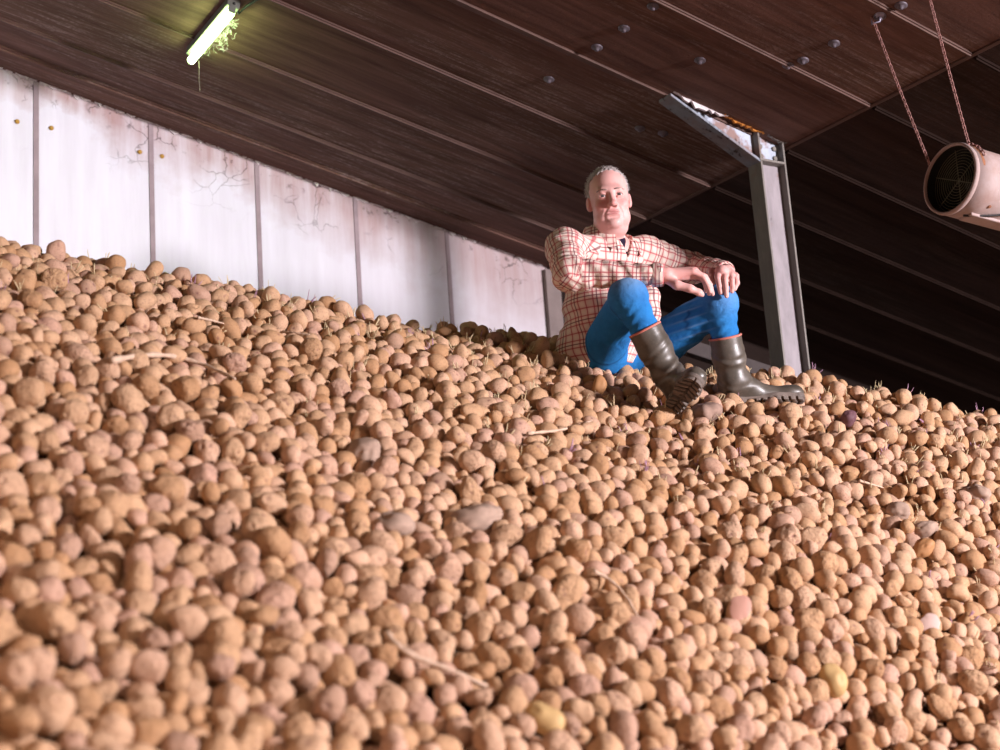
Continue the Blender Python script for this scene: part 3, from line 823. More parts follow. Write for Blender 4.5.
for k in range(5):
    A = k * 2 * math.pi / 5; m = MB(); vs = []
    for q in range(6):
        r = .028 + (FR * .9 - .028) * q / 5; hw = .028 + .018 * q / 5
        for s in (-1, 1):
            d = uu * math.cos(A + s * hw / max(r, .05)) + vv * math.sin(A + s * hw / max(r, .05))
            for z_ in (0, .003): vs.append(fc + d * r + fx * (.14 + s * .018 * (1.2 - .5 * q / 5) + z_))
    for q in range(5):
        a = q * 4; m.f += [(a, a + 2, a + 6, a + 4), (a + 1, a + 5, a + 7, a + 3), (a, a + 4, a + 5, a + 1), (a + 2, a + 3, a + 7, a + 6)]
    m.v = [tuple(p) for p in vs]; m.build('blade', m_black, fan)
# black flex lying against the underside of the barrel
pts = []
for k in range(14):
    t = k / 13; A = 2.30 - 1.05 * t
    best = fx * (.055 + .36 * t)
    dn = -Zv + Zv.dot(fx) * fx; dn /= np.linalg.norm(dn); fr = np.cross(fx, dn); fr = fr if fr[1] < 0 else -fr
    B = 0.05 + 1.05 * t
    pts.append(fc + best + (dn * math.cos(B) + fr * math.sin(B)) * (FR + .004))
m = MB(); m.tube(pts, .0042, 8); m.build('flex', m_cable, fan, True)
dn = -Zv + Zv.dot(fx) * fx; dn /= np.linalg.norm(dn); fr = np.cross(fx, dn); fr = fr if fr[1] < 0 else -fr
m = MB(); m.box(fc + fx * .27 + dn * FR * .98, np.array([fx, fr, dn]), (-.20, -.035, -.004), (.3, .035, .009)); m.build('mounting_foot', m_duct, fan, bevel=.005)
for (z_, B) in ((.12, -2.55 + math.pi), (.30, 2.3)):
    d = dn * math.cos(B) + fr * math.sin(B)
    m = MB(); m.lathe(fc + fx * z_ + d * (FR - .002), d, [(0, .007), (.005, .007), (.006, .004), (.006, .0001)], 10); m.build('screw', m_rustc, fan)
# chains: links alternate
m_chain = plain('rusty_pink_chain', (0.33, 0.17, 0.15), 0.55, 0.4, 0.3, 0.35, 60)
def chain(p0, p1, lab, wrap=()):
    pts = [np.asarray(p0)] ; L = np.linalg.norm(p1 - p0); n = int(L / .0165)
    m = MB()
    path = [p0 + (p1 - p0) * k / n - Zv * .012 * math.sin(math.pi * k / n) for k in range(n + 1)] + list(wrap)
    for k in range(len(path) - 1):
        a, b = path[k], path[k + 1]; t = (b - a); l = np.linalg.norm(t); t /= l
        s_ = np.cross(t, [0.9, .3, .1]); s_ /= np.linalg.norm(s_); s_ = s_ if k % 2 else np.cross(t, s_)
        c = (a + b) / 2; hl = l * .5 + .0025; w_ = .0052
        lp = [c + t * (hl - w_) * sx + s_ * w_ * math.cos(q) * 1.0 + t * w_ * math.sin(q) for sx, qs in ((1, (0, .8, 1.57, 2.35, 3.14)), (-1, (3.14, 3.93, 4.71, 5.5, 6.28))) for q in qs]
        m.tube(lp + [lp[0]], .0021, 6, False)
    o = m.build('chain', m_chain, None, True); return tag(o, lab, 'chain')
r1 = roof_hit(872, 17); r2 = roof_hit(927, -12)
uAt = lambda A, z_: fc + fx * z_ + (-dn * math.cos(A) + fr * math.sin(A)) * (FR * 1.05)
cA = at(928, 160, FD + .12); cB = at(975, 150, FD - .04)
chain(r1, cA, 'left rusty chain from the roof down to the far side of the duct fan', [cA + (uAt(-.9, .02) - cA) * k / 3 for k in (1, 2, 3)])
wr_ = [uAt(.40 + .15 * k, .050) for k in range(0, 6)]
chain(r2, uAt(.40, .050), 'right rusty chain from the roof down over the mouth of the duct fan', wr_[1:])
m = MB(); m.box(fc, np.array([fx, fr, -dn]), (0, 0, 0), (.001, .001, .001))
# rust run down from the chain
m = MB(); vs = []
for k in range(9):
    A = .45 + .13 * k; hw = .012 * (1 - .6 * k / 8) + .002 * math.sin(k * 2.1)
    for s in (-1, 1): vs.append(fc + fx * (.042 + s * hw) + (-dn * math.cos(A) + fr * math.sin(A)) * (FR * 1.006))
m.v = [tuple(p) for p in vs]; m.f = [(2 * k, 2 * k + 1, 2 * k + 3, 2 * k + 2) for k in range(8)]
m.build('rust_run', m_rustc, fan, True)
# hook in the roof for the left chain
m_hook = plain('zinc_hook', (0.30, 0.28, 0.36), 0.45, 0.5, 0.5)
h0 = roof_hit(880, 15); m = MB(); m.lathe(h0, -Nv, [(0, .022), (.006, .020), (.010, .012), (.010, .0001)], 20); m.tube([h0, h0 - Nv * .03, r1 - Nv * .035, r1 - Nv * .01], .004, 8)
m.build('hook', m_hook, ceil, True)

# ------------------------------------------------------------------ signed-distance modelling for the seated man
def smin(a, b, k):
    if k <= 0: return np.minimum(a, b)
    h = np.maximum(k - np.abs(a - b), 0) / k
    return np.minimum(a, b) - h * h * k * .25
class Grid:
    def __init__(s, lo, hi, h, fine=()):
        """fine: (axis, from, to, step) ranges sampled more closely"""
        s.lo = np.array(lo, float); s.h = h; hi = np.array(hi, float); s.ax = []
        for k in range(3):
            v = [s.lo[k]]
            while v[-1] < hi[k]:
                st = min([h] + [f[3] for f in fine if f[0] == k and f[1] <= v[-1] < f[2]]); v.append(v[-1] + st)
            s.ax.append(np.array(v))
        s.n = np.array([len(a) for a in s.ax]); s.d = np.full(s.n, 0.08, np.float32)
    def _box(s, lo, hi, pad):
        sl = []
        for k in range(3):
            i = max(0, np.searchsorted(s.ax[k], lo[k] - pad) - 1); j = min(s.n[k], np.searchsorted(s.ax[k], hi[k] + pad) + 1); sl.append(slice(i, max(i, j)))
        P = np.stack(np.meshgrid(*[s.ax[k][sl[k]] for k in range(3)], indexing='ij'), -1)
        return tuple(sl), P
    def op(s, fn, lo, hi, k=0.0, sub=False, pad=.05):
        sl, P = s._box(np.minimum(lo, hi), np.maximum(lo, hi), pad + k)
        if P.size == 0: return
        v = fn(P).astype(np.float32)
        if sub: s.d[sl] = -smin(-s.d[sl], v, k)
        else: s.d[sl] = smin(s.d[sl], v, k)
    def cone(s, a, b, ra, rb=None, k=0.01, sub=False):
        rb = ra if rb is None else rb; a = np.asarray(a, float); b = np.asarray(b, float); r = max(ra, rb)
        ba = b - a; L2 = ba.dot(ba) + 1e-9
        def fn(P):
            t = np.clip((P - a) @ ba / L2, 0, 1); return np.linalg.norm(P - a - t[..., None] * ba, axis=-1) - (ra + (rb - ra) * t)
        s.op(fn, np.minimum(a, b) - r, np.maximum(a, b) + r, k, sub)
    def chain(s, pts, rad, k=0.01):
        for i in range(len(pts) - 1): s.cone(pts[i], pts[i + 1], rad[i], rad[i + 1], k)
    def ell(s, c, r, R=np.eye(3), k=0.01, sub=False):
        """ellipsoid: centre, radii, rows of R its axes"""
        c = np.asarray(c, float); r = np.asarray(r, float) * (HK if R is HR else 1); m = max(r)
        def fn(P):
            q = (P - c) @ R.T; k0 = np.linalg.norm(q / r, axis=-1); k1 = np.linalg.norm(q / (r * r), axis=-1) + 1e-9
            return k0 * (k0 - 1) / k1
        s.op(fn, c - m, c + m, k, sub)
    def mesh(s):
        """surface nets"""
        d = s.d; ins = d < 0
        c8 = [ins[i:ins.shape[0] - 1 + i, j:ins.shape[1] - 1 + j, k:ins.shape[2] - 1 + k] for i in (0, 1) for j in (0, 1) for k in (0, 1)]
        anyi = c8[0].copy(); alli = c8[0].copy()
        for c in c8[1:]: anyi |= c; alli &= c
        act = np.argwhere(anyi & ~alli)
        idm = np.full(np.array(d.shape) - 1, -1, np.int32); idm[tuple(act.T)] = np.arange(len(act))
        offs = np.array([(i, j, k) for i in (0, 1) for j in (0, 1) for k in (0, 1)])
        vals = np.stack([d[tuple((act + o).T)] for o in offs], 1)
        acc = np.zeros((len(act), 3)); cnt = np.zeros(len(act))
        for a in range(8):
            for b in range(a + 1, 8):
                if np.abs(offs[a] - offs[b]).sum() != 1: continue
                m = (vals[:, a] < 0) != (vals[:, b] < 0)
                t = np.where(m, vals[:, a] / (vals[:, a] - vals[:, b] + 1e-12), 0)
                acc += np.where(m[:, None], offs[a] + t[:, None] * (offs[b] - offs[a]), 0); cnt += m
        fi = act + acc / cnt[:, None]; V = np.stack([np.interp(fi[:, q], np.arange(s.n[q]), s.ax[q]) for q in range(3)], 1)
        Q = []
        for ax in range(3):
            sl0 = [slice(None)] * 3; sl1 = [slice(None)] * 3; sl0[ax] = slice(0, -1); sl1[ax] = slice(1, None)
            A = ins[tuple(sl0)]; B = ins[tuple(sl1)]
            u, v = (ax + 1) % 3, (ax + 2) % 3
            for flip, m in ((False, A & ~B), (True, ~A & B)):
                e = np.argwhere(m)
                e = e[(e[:, u] > 0) & (e[:, v] > 0) & (e[:, u] < d.shape[u] - 1) & (e[:, v] < d.shape[v] - 1)]
                def at_(du, dv):
                    q = e.copy(); q[:, u] -= du; q[:, v] -= dv; return idm[tuple(q.T)]
                q = np.stack([at_(1, 1), at_(0, 1), at_(0, 0), at_(1, 0)], 1)
                Q.append(q[:, ::-1] if flip else q)
        Q = np.concatenate(Q); Q = Q[(Q >= 0).all(1)]
        return V, Q
def relax(V, Q, n=2):
    for _ in range(n):
        acc = np.zeros_like(V); cnt = np.zeros(len(V))
        for a in range(4):
            b = (a + 1) % 4
            np.add.at(acc, Q[:, a], V[Q[:, b]]); np.add.at(acc, Q[:, b], V[Q[:, a]]); np.add.at(cnt, Q[:, a], 1); np.add.at(cnt, Q[:, b], 1)
        V = V * .5 + .5 * acc / np.maximum(cnt, 1)[:, None]
    return V
def sdf_obj(name, G, mats, parent=None, n=1):
    V, Q = G.mesh(); V = relax(V, Q, n)
    me = bpy.data.meshes.new(name); me.from_pydata(V.tolist(), [], Q.tolist()); me.shade_smooth()
    return link(name, me, mats, parent), V, Q

# ---- joints
def U(v): v = np.asarray(v, float); return v / np.linalg.norm(v)
J = dict(neck=at(606, 240, 5.92), shR=at(565, 247, 5.74), shL=at(645, 252, 5.98), elR=at(570, 274, 5.55), wrR=at(666, 275, 5.49),
         elL=at(692, 268, 6.07), wrL=at(727, 272, 5.80), hipR=at(600, 356, 5.93), hipL=at(634, 362, 6.05), knR=at(628, 297, 5.50), knL=at(719, 304, 5.78),
         anR=at(668, 374, 5.50), anL=at(733, 380, 5.81))
lat = U((J['shL'] - J['shR']) * [1, 1, 0])           # to his left, image right
fwd = np.array([lat[1], -lat[0], 0.0])               # the way the chest faces: toward the camera and to the right
TR = np.array([lat, fwd, Zv])
chest = at(605, 275, 5.95); belly = at(606, 312, 5.96); seat = at(603, 352, 5.99)
HCN = at(609, 199.5, 5.86)                           # head centre, on the eye line
hf = U([0.03, -0.985, -0.12]); hs = U(np.cross(hf, Zv)); hs = hs if hs[0] > 0 else -hs
hs = U(hs + Zv * 0.05); hu = U(np.cross(hs, hf)); hu = hu if hu[2] > 0 else -hu; hs = U(np.cross(hu, hf)); hs = hs if hs[0] > 0 else -hs
HR = np.array([hs, hf, hu])
HK = 1.09
def hl(x, y, z): return HCN + np.array([x, y, z]) * HK @ HR

def skin_mat():
    t = NT('skin', 0.5, 0.35)
    rg = t.attr('region').outputs['Color']; s = t.n('ShaderNodeSeparateColor'); t.put(s.inputs[0], rg)
    oc = t.coord('Object'); n = t.noise(oc, 60, 3); n2 = t.noise(oc, 350, 2)
    c = t.mix(t.math('MULTIPLY', n, .6), (0.74, 0.43, 0.39), (0.64, 0.30, 0.27))
    c = t.mix(t.math('MULTIPLY', s.outputs[1], .40), c, (0.56, 0.13, 0.13))          # flush
    c = t.mix(t.math('MULTIPLY', s.outputs[2], t.ramp(n2, [(.35, .15), (.7, .75)])), c, (0.48, 0.40, 0.40))  # stubble
    c = t.mix(t.math('MULTIPLY', s.outputs[0], .8), c, (0.42, 0.12, 0.12))           # lips
    t.base(c); t.bump(n2, .12, .002)
    t.b.inputs['Subsurface Weight'].default_value = 0.12; t.b.inputs['Subsurface Radius'].default_value = (.01, .004, .003); t.b.inputs['Subsurface Scale'].default_value = .5
    return t.m
m_skin = skin_mat()

# ---- the body: one continuous surface from crown to feet
lo = np.array([-.22, 5.0, 1.95]) * 0; allp = np.array(list(J.values()) + [HCN, at(700, 400, 5.1), at(800, 392, 5.85)])
lo = allp.min(0) - .20; hi = allp.max(0) + .18
_hp = np.array([at(664, 262, 5.43), at(742, 300, 5.83)]); hp0 = _hp.min(0) - .015; hp1 = _hp.max(0) + .015
G = Grid(lo, hi, 0.0056, [(q, HCN[q] - (.10, .11, .155)[q], HCN[q] + (.10, .13, .15)[q], .0021) for q in range(3)] + [(q, hp0[q], hp1[q], .0032) for q in range(3)])
# trunk and limbs (under the clothes)
G.ell(chest, (.165, .105, .17), TR, .02); G.ell(belly, (.155, .125, .15), TR, .04); G.ell(seat, (.155, .12, .10), TR, .04)
G.cone(J['shR'], J['shL'], .055, .055, .05)
G.chain([J['shR'], J['elR'], J['wrR']], [.050, .038, .030], .02)
G.chain([J['shL'], J['elL'], J['wrL']], [.050, .038, .029], .02)
for s_ in 'RL': G.chain([J['hip' + s_], J['kn' + s_], J['an' + s_]], [.075, .050, .036], .03)
footR = [J['anR'], at(680, 385, 5.42), at(690, 376, 5.30)]; footL = [J['anL'], at(737, 388, 5.82), at(758, 391, 5.83), at(770, 393, 5.84)]
G.chain(footR, [.034, .024, .016], .01); G.chain(footL, [.034, .022, .012, .006], .01)
# neck
G.cone(hl(0, -.035, -.07), J['neck'] + np.array([0, 0, -.02]), .066, .076, .02)
G.cone(hl(0, -.01, -.11), J['neck'] + fwd * .010 + Zv * -.03, .054, .046, .02)
# skull and face
G.ell(hl(0, -.020, .040), (.077, .096, .086), HR, .01)
G.ell(hl(0, .012, -.030), (.069, .078, .095), HR, .03)
G.ell(hl(0, .018, -.086), (.064, .062, .042), HR, .03)
G.ell(hl(0, .072, -.108), (.026, .020, .018), HR, .022)
G.ell(hl(0, .012, -.124), (.054, .042, .026), HR, .02)
for s_ in (-1, 1):
    G.ell(hl(s_ * .040, .060, -.036), (.024, .022, .024), HR, .02)
    G.ell(hl(s_ * .042, .040, -.080), (.022, .028, .028), HR, .02)
G.cone(hl(-.032, .074, .020), hl(.032, .074, .020), .0125, .0125, .024)
for s_ in (-1, 1):
    G.ell(hl(s_ * .033, .099, .000), (.019, .018, .012), HR, .018, True)
    G.ell(hl(s_ * .032, .076, -.0015), (.0165, .0135, .0125), HR, .006)           # closed lid mass
    G.ell(hl(s_ * .032, .0925, -.0015), (.0165, .0140, .0050), HR, .0015, True)      # lid opening
G.cone(hl(0, .082, .012), hl(0, .106, -.034), .0085, .0125, .012)
G.ell(hl(0, .110, -.038), (.0135, .0125, .0115), HR, .008)
for s_ in (-1, 1):
    G.ell(hl(s_ * .0135, .097, -.042), (.0085, .0115, .0085), HR, .006)
    G.ell(hl(s_ * .0070, .105, -.0505), (.0038, .006, .0045), HR, .003, True)
G.ell(hl(0, .071, -.063), (.032, .016, .020), HR, .020)
G.cone(hl(-.026, .0825, -.0635), hl(.026, .0825, -.0635), .0045, .0045, .006); G.cone(hl(-.008, .086, -.063), hl(.008, .086, -.063), .004, .004, .006)
G.cone(hl(-.016, .0835, -.0735), hl(.016, .0835, -.0735), .0050, .0050, .006)
G.cone(hl(-.031, .0880, -.0690), hl(.031, .0880, -.0690), .0026, .0026, .003, True)
G.cone(hl(-.016, .088, -.087), hl(.016, .088, -.087), .005, .005, .008, True)
for s_ in (-1, 1):                                                               # folds beside the mouth
    G.cone(hl(s_ * .022, .096, -.045), hl(s_ * .035, .086, -.075), .0035, .003, .008, True)
    G.ell(hl(s_ * .080, -.014, -.010), (.010, .018, .027), HR, .008); G.ell(hl(s_ * .088, -.006, -.006), (.006, .009, .015), HR, .006, True)
    G.ell(hl(s_ * .077, -.006, -.031), (.007, .009, .009), HR, .006)
for s_ in (-1, 1):                                                               # bags under the eyes, crow's feet
    G.cone(hl(s_ * .024, .0860, -.0110), hl(s_ * .040, .0795, -.0105), .0028, .0022, .008)
    G.cone(hl(s_ * .020, .0945, -.046), hl(s_ * .036, .083, -.072), .0032, .0028, .007, True)
    G.cone(hl(s_ * .036, .083, -.072), hl(s_ * .036, .078, -.092), .0022, .0014, .007, True)
# hands
def finger(pts, r0, r1, k=.004):
    n = len(pts); G.chain(pts, [1.14 * (r0 + (r1 - r0) * i / (n - 1)) for i in range(n)], k)
RH = dict(w=J['wrR'])
kR = [at(693, 271.5, 5.475), at(694.5, 272, 5.50), at(695, 273, 5.522), at(694, 275, 5.543)]
tipsR = [[(703, 276, 5.478), (707.5, 284, 5.488), (710, 291.5, 5.50)], [(705, 277, 5.50), (710, 285, 5.508), (712.5, 294, 5.52)],
         [(705, 278, 5.525), (709, 286, 5.53), (709, 293.5, 5.54)], [(703, 279, 5.548), (706, 286, 5.553), (706, 291, 5.56)]]
G.cone(J['wrR'], (kR[0] + kR[3]) / 2, .027, .026, .012)
for i, kk in enumerate(kR):
    G.cone(J['wrR'] + (kk - J['wrR']) * .3, kk, .016, .0125, .012)
    finger([kk] + [at(*p) for p in tipsR[i]], .0118 if i < 3 else .0105, .0082 if i < 3 else .0075)
finger([J['wrR'] + Zv * -.012, at(677, 285, 5.455), at(690, 288.5, 5.445), at(699, 292.5, 5.45), at(702, 294.5, 5.455)], .018, .0092, .010)
kL = [at(711.5, 271, 5.735), at(718.5, 270.5, 5.712), at(725.5, 272, 5.705), at(731.5, 275, 5.70)]
tipsL = [[(711, 277, 5.715), (712.5, 283.5, 5.705)], [(718, 278, 5.690), (719.5, 286, 5.683), (720.5, 292.5, 5.682)], [(725, 279, 5.682), (726, 288, 5.675), (726.5, 296, 5.676)],
         [(732, 280, 5.682), (732.5, 286.5, 5.68), (732, 291.5, 5.682)]]
G.cone(J['wrL'], (kL[1] + kL[2]) / 2, .028, .026, .012)
for i, kk in enumerate(kL):
    G.cone(J['wrL'] + (kk - J['wrL']) * .3, kk, .018, .0130, .012)
    if i: finger([kk] + [at(*p) for p in tipsL[i]], .0120 if i < 3 else .0108, .0086 if i < 3 else .0078)
finger([kL[0]] + [at(*p) for p in tipsL[0]], .0118, .0092)
finger([at(731, 272, 5.73), at(736, 276, 5.715), at(737, 283, 5.705), at(734.5, 289, 5.70)], .0115, .0085, .006)
person, BV, BQ = sdf_obj('person', G, [m_skin], None, 1)
# colour regions: lips, flush, stubble
loc = (BV - HCN) @ HR.T / HK
def blob(c, r): return np.exp(-(((loc - np.array(c)) / np.array(r)) ** 2).sum(1))
lips = np.maximum(blob((0, .088, -.064), (.020, .02, .0055)), blob((0, .088, -.0742), (.017, .02, .0055)))
flush = np.clip(blob((0, .115, -.035), (.02, .03, .025)) + blob((.042, .075, -.03), (.025, .03, .022)) + blob((-.042, .075, -.03), (.025, .03, .022)) + .6 * blob((.085, 0, -.01), (.02, .04, .04)) + .6 * blob((-.085, 0, -.01), (.02, .04, .04)), 0, 1)
stub = np.clip((-.050 - loc[:, 2]) / .02, 0, 1) * np.clip((loc[:, 1] + .02) / .03, 0, 1) * (loc[:, 2] > -.17) * np.clip((loc[:, 2] + .17) / .03, 0, 1)
hand = np.zeros(len(BV))
for p in kR + kL: hand = np.maximum(hand, .5 * np.exp(-((np.linalg.norm(BV - p, axis=1) / .05) ** 2)))
a = person.data.attributes.new('region', 'FLOAT_COLOR', 'POINT')
a.data.foreach_set('color', np.stack([lips, np.maximum(flush, hand), stub * .32, np.ones(len(BV))], 1).astype(np.float32).ravel())
tag(person, 'grey haired man sitting on the heap, plaid shirt, jeans and rubber boots', 'person')

# ---- eyes, brows, hair
m_eye = NT('eye', 0.15, 0.5)
oc = m_eye.attr('iris').outputs['Fac']
m_eye.base(m_eye.ramp(oc, [(0.0, (0.45, 0.36, 0.35)), (0.30, (0.45, 0.36, 0.35)), (0.35, (0.07, 0.06, 0.06)), (0.68, (0.12, 0.11, 0.12)), (0.74, (0.006, 0.005, 0.005))])); m_eye = m_eye.m
m_lash = plain('dark_lash', (0.10, 0.05, 0.045), .8)
for s_ in (-1, 1):
    c = hl(s_ * .032, .0742, -.0018); V, Fc = ICO[4]
    P = c + V * .0125 * HK; look_ = U(EYE + np.array([.2, 0, .1]) - c); an = np.arccos(np.clip(V @ look_, -1, 1))
    me = bpy.data.meshes.new('eye'); me.from_pydata(P.tolist(), [], Fc.tolist()); me.shade_smooth()
    at_ = me.attributes.new('iris', 'FLOAT', 'POINT'); at_.data.foreach_set('value', np.clip(1 - an / .80, 0, 1).astype(np.float32))
    link('eye', me, [m_eye], person)
    pts = []
    for k in range(9):
        A = -1.0 + 2.0 * k / 8; z_ = .0052 * math.cos(A * 1.15); pts.append(hl(s_ * .032 + .0138 * math.sin(A), .0742 + .0138 * math.cos(A) * .98, -.0018 + z_))
    m = MB(); m.tube(pts, [.0005, .0009, .0012, .0013, .0013, .0013, .0012, .0009, .0005], 6); m.build('eyelash', m_lash, person, True)
def hair_mat(name, c0, c1):
    t = NT(name, 0.65, 0.35); oc = t.coord('Object'); n = t.noise(t.mapping(oc, (1, 1, .35)), 260, 3); n2 = t.noise(oc, 35, 3)
    c = t.mix(t.ramp(n, [(.3, 0), (.7, 1)]), c0, c1); c = t.mix(t.math('MULTIPLY', n2, .5), c, tuple(q * .55 for q in c0)); t.base(c); t.bump(n, .5, .004); return t.m
m_hair = hair_mat('grey_hair', (0.30, 0.25, 0.23), (0.62, 0.56, 0.55)); m_brow = hair_mat('brow_hair', (0.24, 0.14, 0.12), (0.42, 0.30, 0.27))
H = Grid(HCN - .16, HCN + .17, .0032)
H.ell(hl(0, -.025, .042), (.0815, .0965, .0905), HR, 0)
def face_cut(P):
    q = (P - HCN) @ HR.T / HK; x, y, z_ = q[..., 0], q[..., 1], q[..., 2]
    front = .060 - .55 * np.maximum(0, z_ - .075) * 0 - .9 * np.abs(x) ** 1.3 * 3.0 * (z_ < .2)    # hairline recedes at the temples
    top = .094 - .012 * np.cos(x * 60)
    f1 = np.minimum(y - (.010 + .0 * x), top - z_)                     # forehead and face in front of the ears
    f1 = np.minimum(y - (.014 - .25 * np.maximum(0, z_ - .05)), .103 - 1.1 * np.abs(x) ** 2 * 6 - z_)
    f2 = np.minimum(-.035 - z_, y + .060)                              # below the ears
    f3 = -.085 - z_
    return -np.maximum(np.maximum(f1, f2), f3)
H.op(face_cut, HCN - .16, HCN + .17, .008, True)
rs = np.random.RandomState(2)
kk = [(rs.normal(size=3) * 160, rs.rand() * 6.28) for _ in range(6)]
H.op(lambda P: np.full(P.shape[:-1], 1.0), HCN, HCN, 0)
H.d += (0.0016 * sum(np.sin(np.stack(np.meshgrid(*H.ax, indexing='ij'), -1) @ k + p) for k, p in kk) / 2).astype(np.float32)
for s_ in (-1, 1): H.ell(hl(s_ * .086, -.008, -.008), (.014, .018, .030), HR, .004, True)
hair, V, Q = sdf_obj('hair', H, [m_hair], person, 1); hair['label'] = 'short grey hair receding above the forehead'
# loose short strands so the outline is not smooth
m = MB()
for k in range(2600):
    d = rs.normal(size=3); d /= np.linalg.norm(d)
    if d[2] < -.15 or (d[1] > .25 and d[2] < .80): continue
    p = np.array([d[0] * .081, -.025 + d[1] * .096, .042 + d[2] * .090])
    if p[1] > .02 and p[2] < .108: continue
    t_ = U(d * .7 + np.array([rs.normal() * .25, -.75, .25 + rs.normal() * .2])); L = rs.uniform(.007, .015)
    m.tube([hl(*p), hl(*(p + t_ * L * .6)), hl(*(p + t_ * L - np.array([0, 0, .002])))], [.0009, .0008, .0003], 4)
m.build('hair_strand', m_hair, hair, True)
for s_ in (-1, 1):
    m = MB(); pts = [hl(s_ * (.013 + .040 * k / 5), .0900 - .022 * (k / 5) ** 2, .0195 + .005 * math.sin(k / 5 * 2.6) - .003 * k / 5) for k in range(6)]
    m.tube(pts, [.0022, .0036, .0042, .0040, .0032, .0016], 8); m.build('eyebrow', m_brow, person, True)

# ---- dark T-shirt at the open neck
m_tee = plain('dark_tee', (0.018, 0.012, 0.028), 0.9, 0.15)
T = Grid(chest - .30, chest + .34, .005)
T.ell(chest, (.172, .112, .178), TR, .02); T.cone(J['shR'] - Zv * .02, J['shL'] - Zv * .02, .046, .046, .05)
T.cone(J['neck'] + fwd * .02 - Zv * .03, chest, .074, .10, .03)
T.cone(J['neck'] + Zv * .078 + fwd * .022, J['neck'] + Zv * .20 - fwd * .03 , .072, .07, .004, True)
T.ell(J['neck'] + fwd * .080 + Zv * .056, (.055, .05, .036), TR, .01, True)
tee, V, Q = sdf_obj('t_shirt', T, [m_tee], person)

# ---- plaid shirt
def plaid():
    t = NT('plaid_cotton', 0.9, 0.12)
    uv = t.n('ShaderNodeUVMap', uv_map='weave').outputs[0]; s = t.sep(uv)
    def lines(v, period, width, off=0.0):
        f = t.math('FRACT', t.math('ADD', t.math('DIVIDE', v, period), off + 50)); a = t.math('ABSOLUTE', t.math('SUBTRACT', f, .5))
        return t.maprange(a, width, width * .55)
    P_ = 0.031
    r1 = lines(s[0], P_, .115); r2 = lines(s[1], P_, .115); b1 = lines(s[0], P_ * 3, .035, .17); b2 = lines(s[1], P_ * 3, .035, .17)
    n = t.noise(t.coord(), 40, 3)
    c = t.mix(n, (0.80, 0.70, 0.62), (0.72, 0.58, 0.50))
    w_ = lines(s[0], P_, .34, .0); w2 = lines(s[1], P_, .34, .0)
    c = t.mix(t.math('MULTIPLY', w_, .20), c, (0.66, 0.30, 0.24)); c = t.mix(t.math('MULTIPLY', w2, .20), c, (0.66, 0.30, 0.24))
    c = t.mix(t.math('MULTIPLY', r1, .72), c, (0.42, 0.05, 0.075)); c = t.mix(t.math('MULTIPLY', r2, .72), c, (0.42, 0.05, 0.075))
    c = t.mix(t.math('MULTIPLY', b1, .8), c, (0.15, 0.03, 0.05)); c = t.mix(t.math('MULTIPLY', b2, .8), c, (0.15, 0.03, 0.05))
    t.base(c)
    t.bump(t.noise(t.coord(), 14, 3, .5, 1.2), .35, .03)
    return t.m
m_shirt = plaid()
slR = [J['shR'], J['elR'], J['wrR'] - U(J['wrR'] - J['elR']) * .012]; slL = [J['shL'], J['elL'], J['wrL'] - U(J['wrL'] - J['elL']) * .012]
lo = np.minimum.reduce(slR + slL + [seat - .2]) - .16; hi = np.maximum.reduce(slR + slL) + .14
S = Grid(lo, hi, .0045)
S.ell(chest + Zv * .005, (.193, .132, .200), TR, .02); S.ell(belly + fwd * .010, (.200, .172, .18), TR, .06); S.ell(seat + Zv * .0 - lat * .02, (.205, .165, .14), TR, .06)
S.ell(at(646, 305, 5.82), (.055, .070, .12), TR, .05)                # the loose front hanging between the knees
S.cone(J['shR'] + Zv * -.012, J['shL'] + Zv * -.012, .070, .066, .05)
S.cone(J['neck'] + Zv * .012, chest, .086, .10, .03)
S.chain(slR, [.082, .067, .043], .03); S.chain(slL, [.074, .062, .042], .03)
# creases: rings round the sleeves, folds across the belly
rs = np.random.RandomState(8)
def folds(P):
    v = np.zeros(P.shape[:-1])
    for a, b, fq, am in ((slR[0], slR[1], 120, .0045), (slR[1], slR[2], 95, .0035), (slL[0], slL[1], 110, .0045), (slL[1], slL[2], 130, .0050)):
        ba = U(b - a); L = np.linalg.norm(b - a); q = P - a; t_ = q @ ba
        rad = np.linalg.norm(q - t_[..., None] * ba, axis=-1)
        wgt = np.clip(1.6 - rad / .075, 0, 1) * np.clip((t_ + .03) / .03, 0, 1) * np.clip((L + .01 - t_) / .03, 0, 1)
        v += am * wgt * np.sin(t_ * fq + 14 * (q @ lat) + 9 * (q @ Zv) + 2.2 * np.sin(q[..., 2] * 31))
    q = P - belly; v += .0050 * np.sin(q[..., 2] * 62 + 17 * (q @ lat) + 1.9 * np.sin(q @ lat * 19)) * np.exp(-(q[..., 2] / .16) ** 2) * (q @ fwd > -.2)
    q = P - J['shR']; v += .004 * np.sin(q @ U(lat * .5 + Zv * .7 + fwd * .3) * 85) * np.exp(-(np.linalg.norm(q, axis=-1) / .12) ** 2)
    return v
Pg = np.stack(np.meshgrid(*S.ax, indexing='ij'), -1)
S.d += folds(Pg).astype(np.float32); del Pg
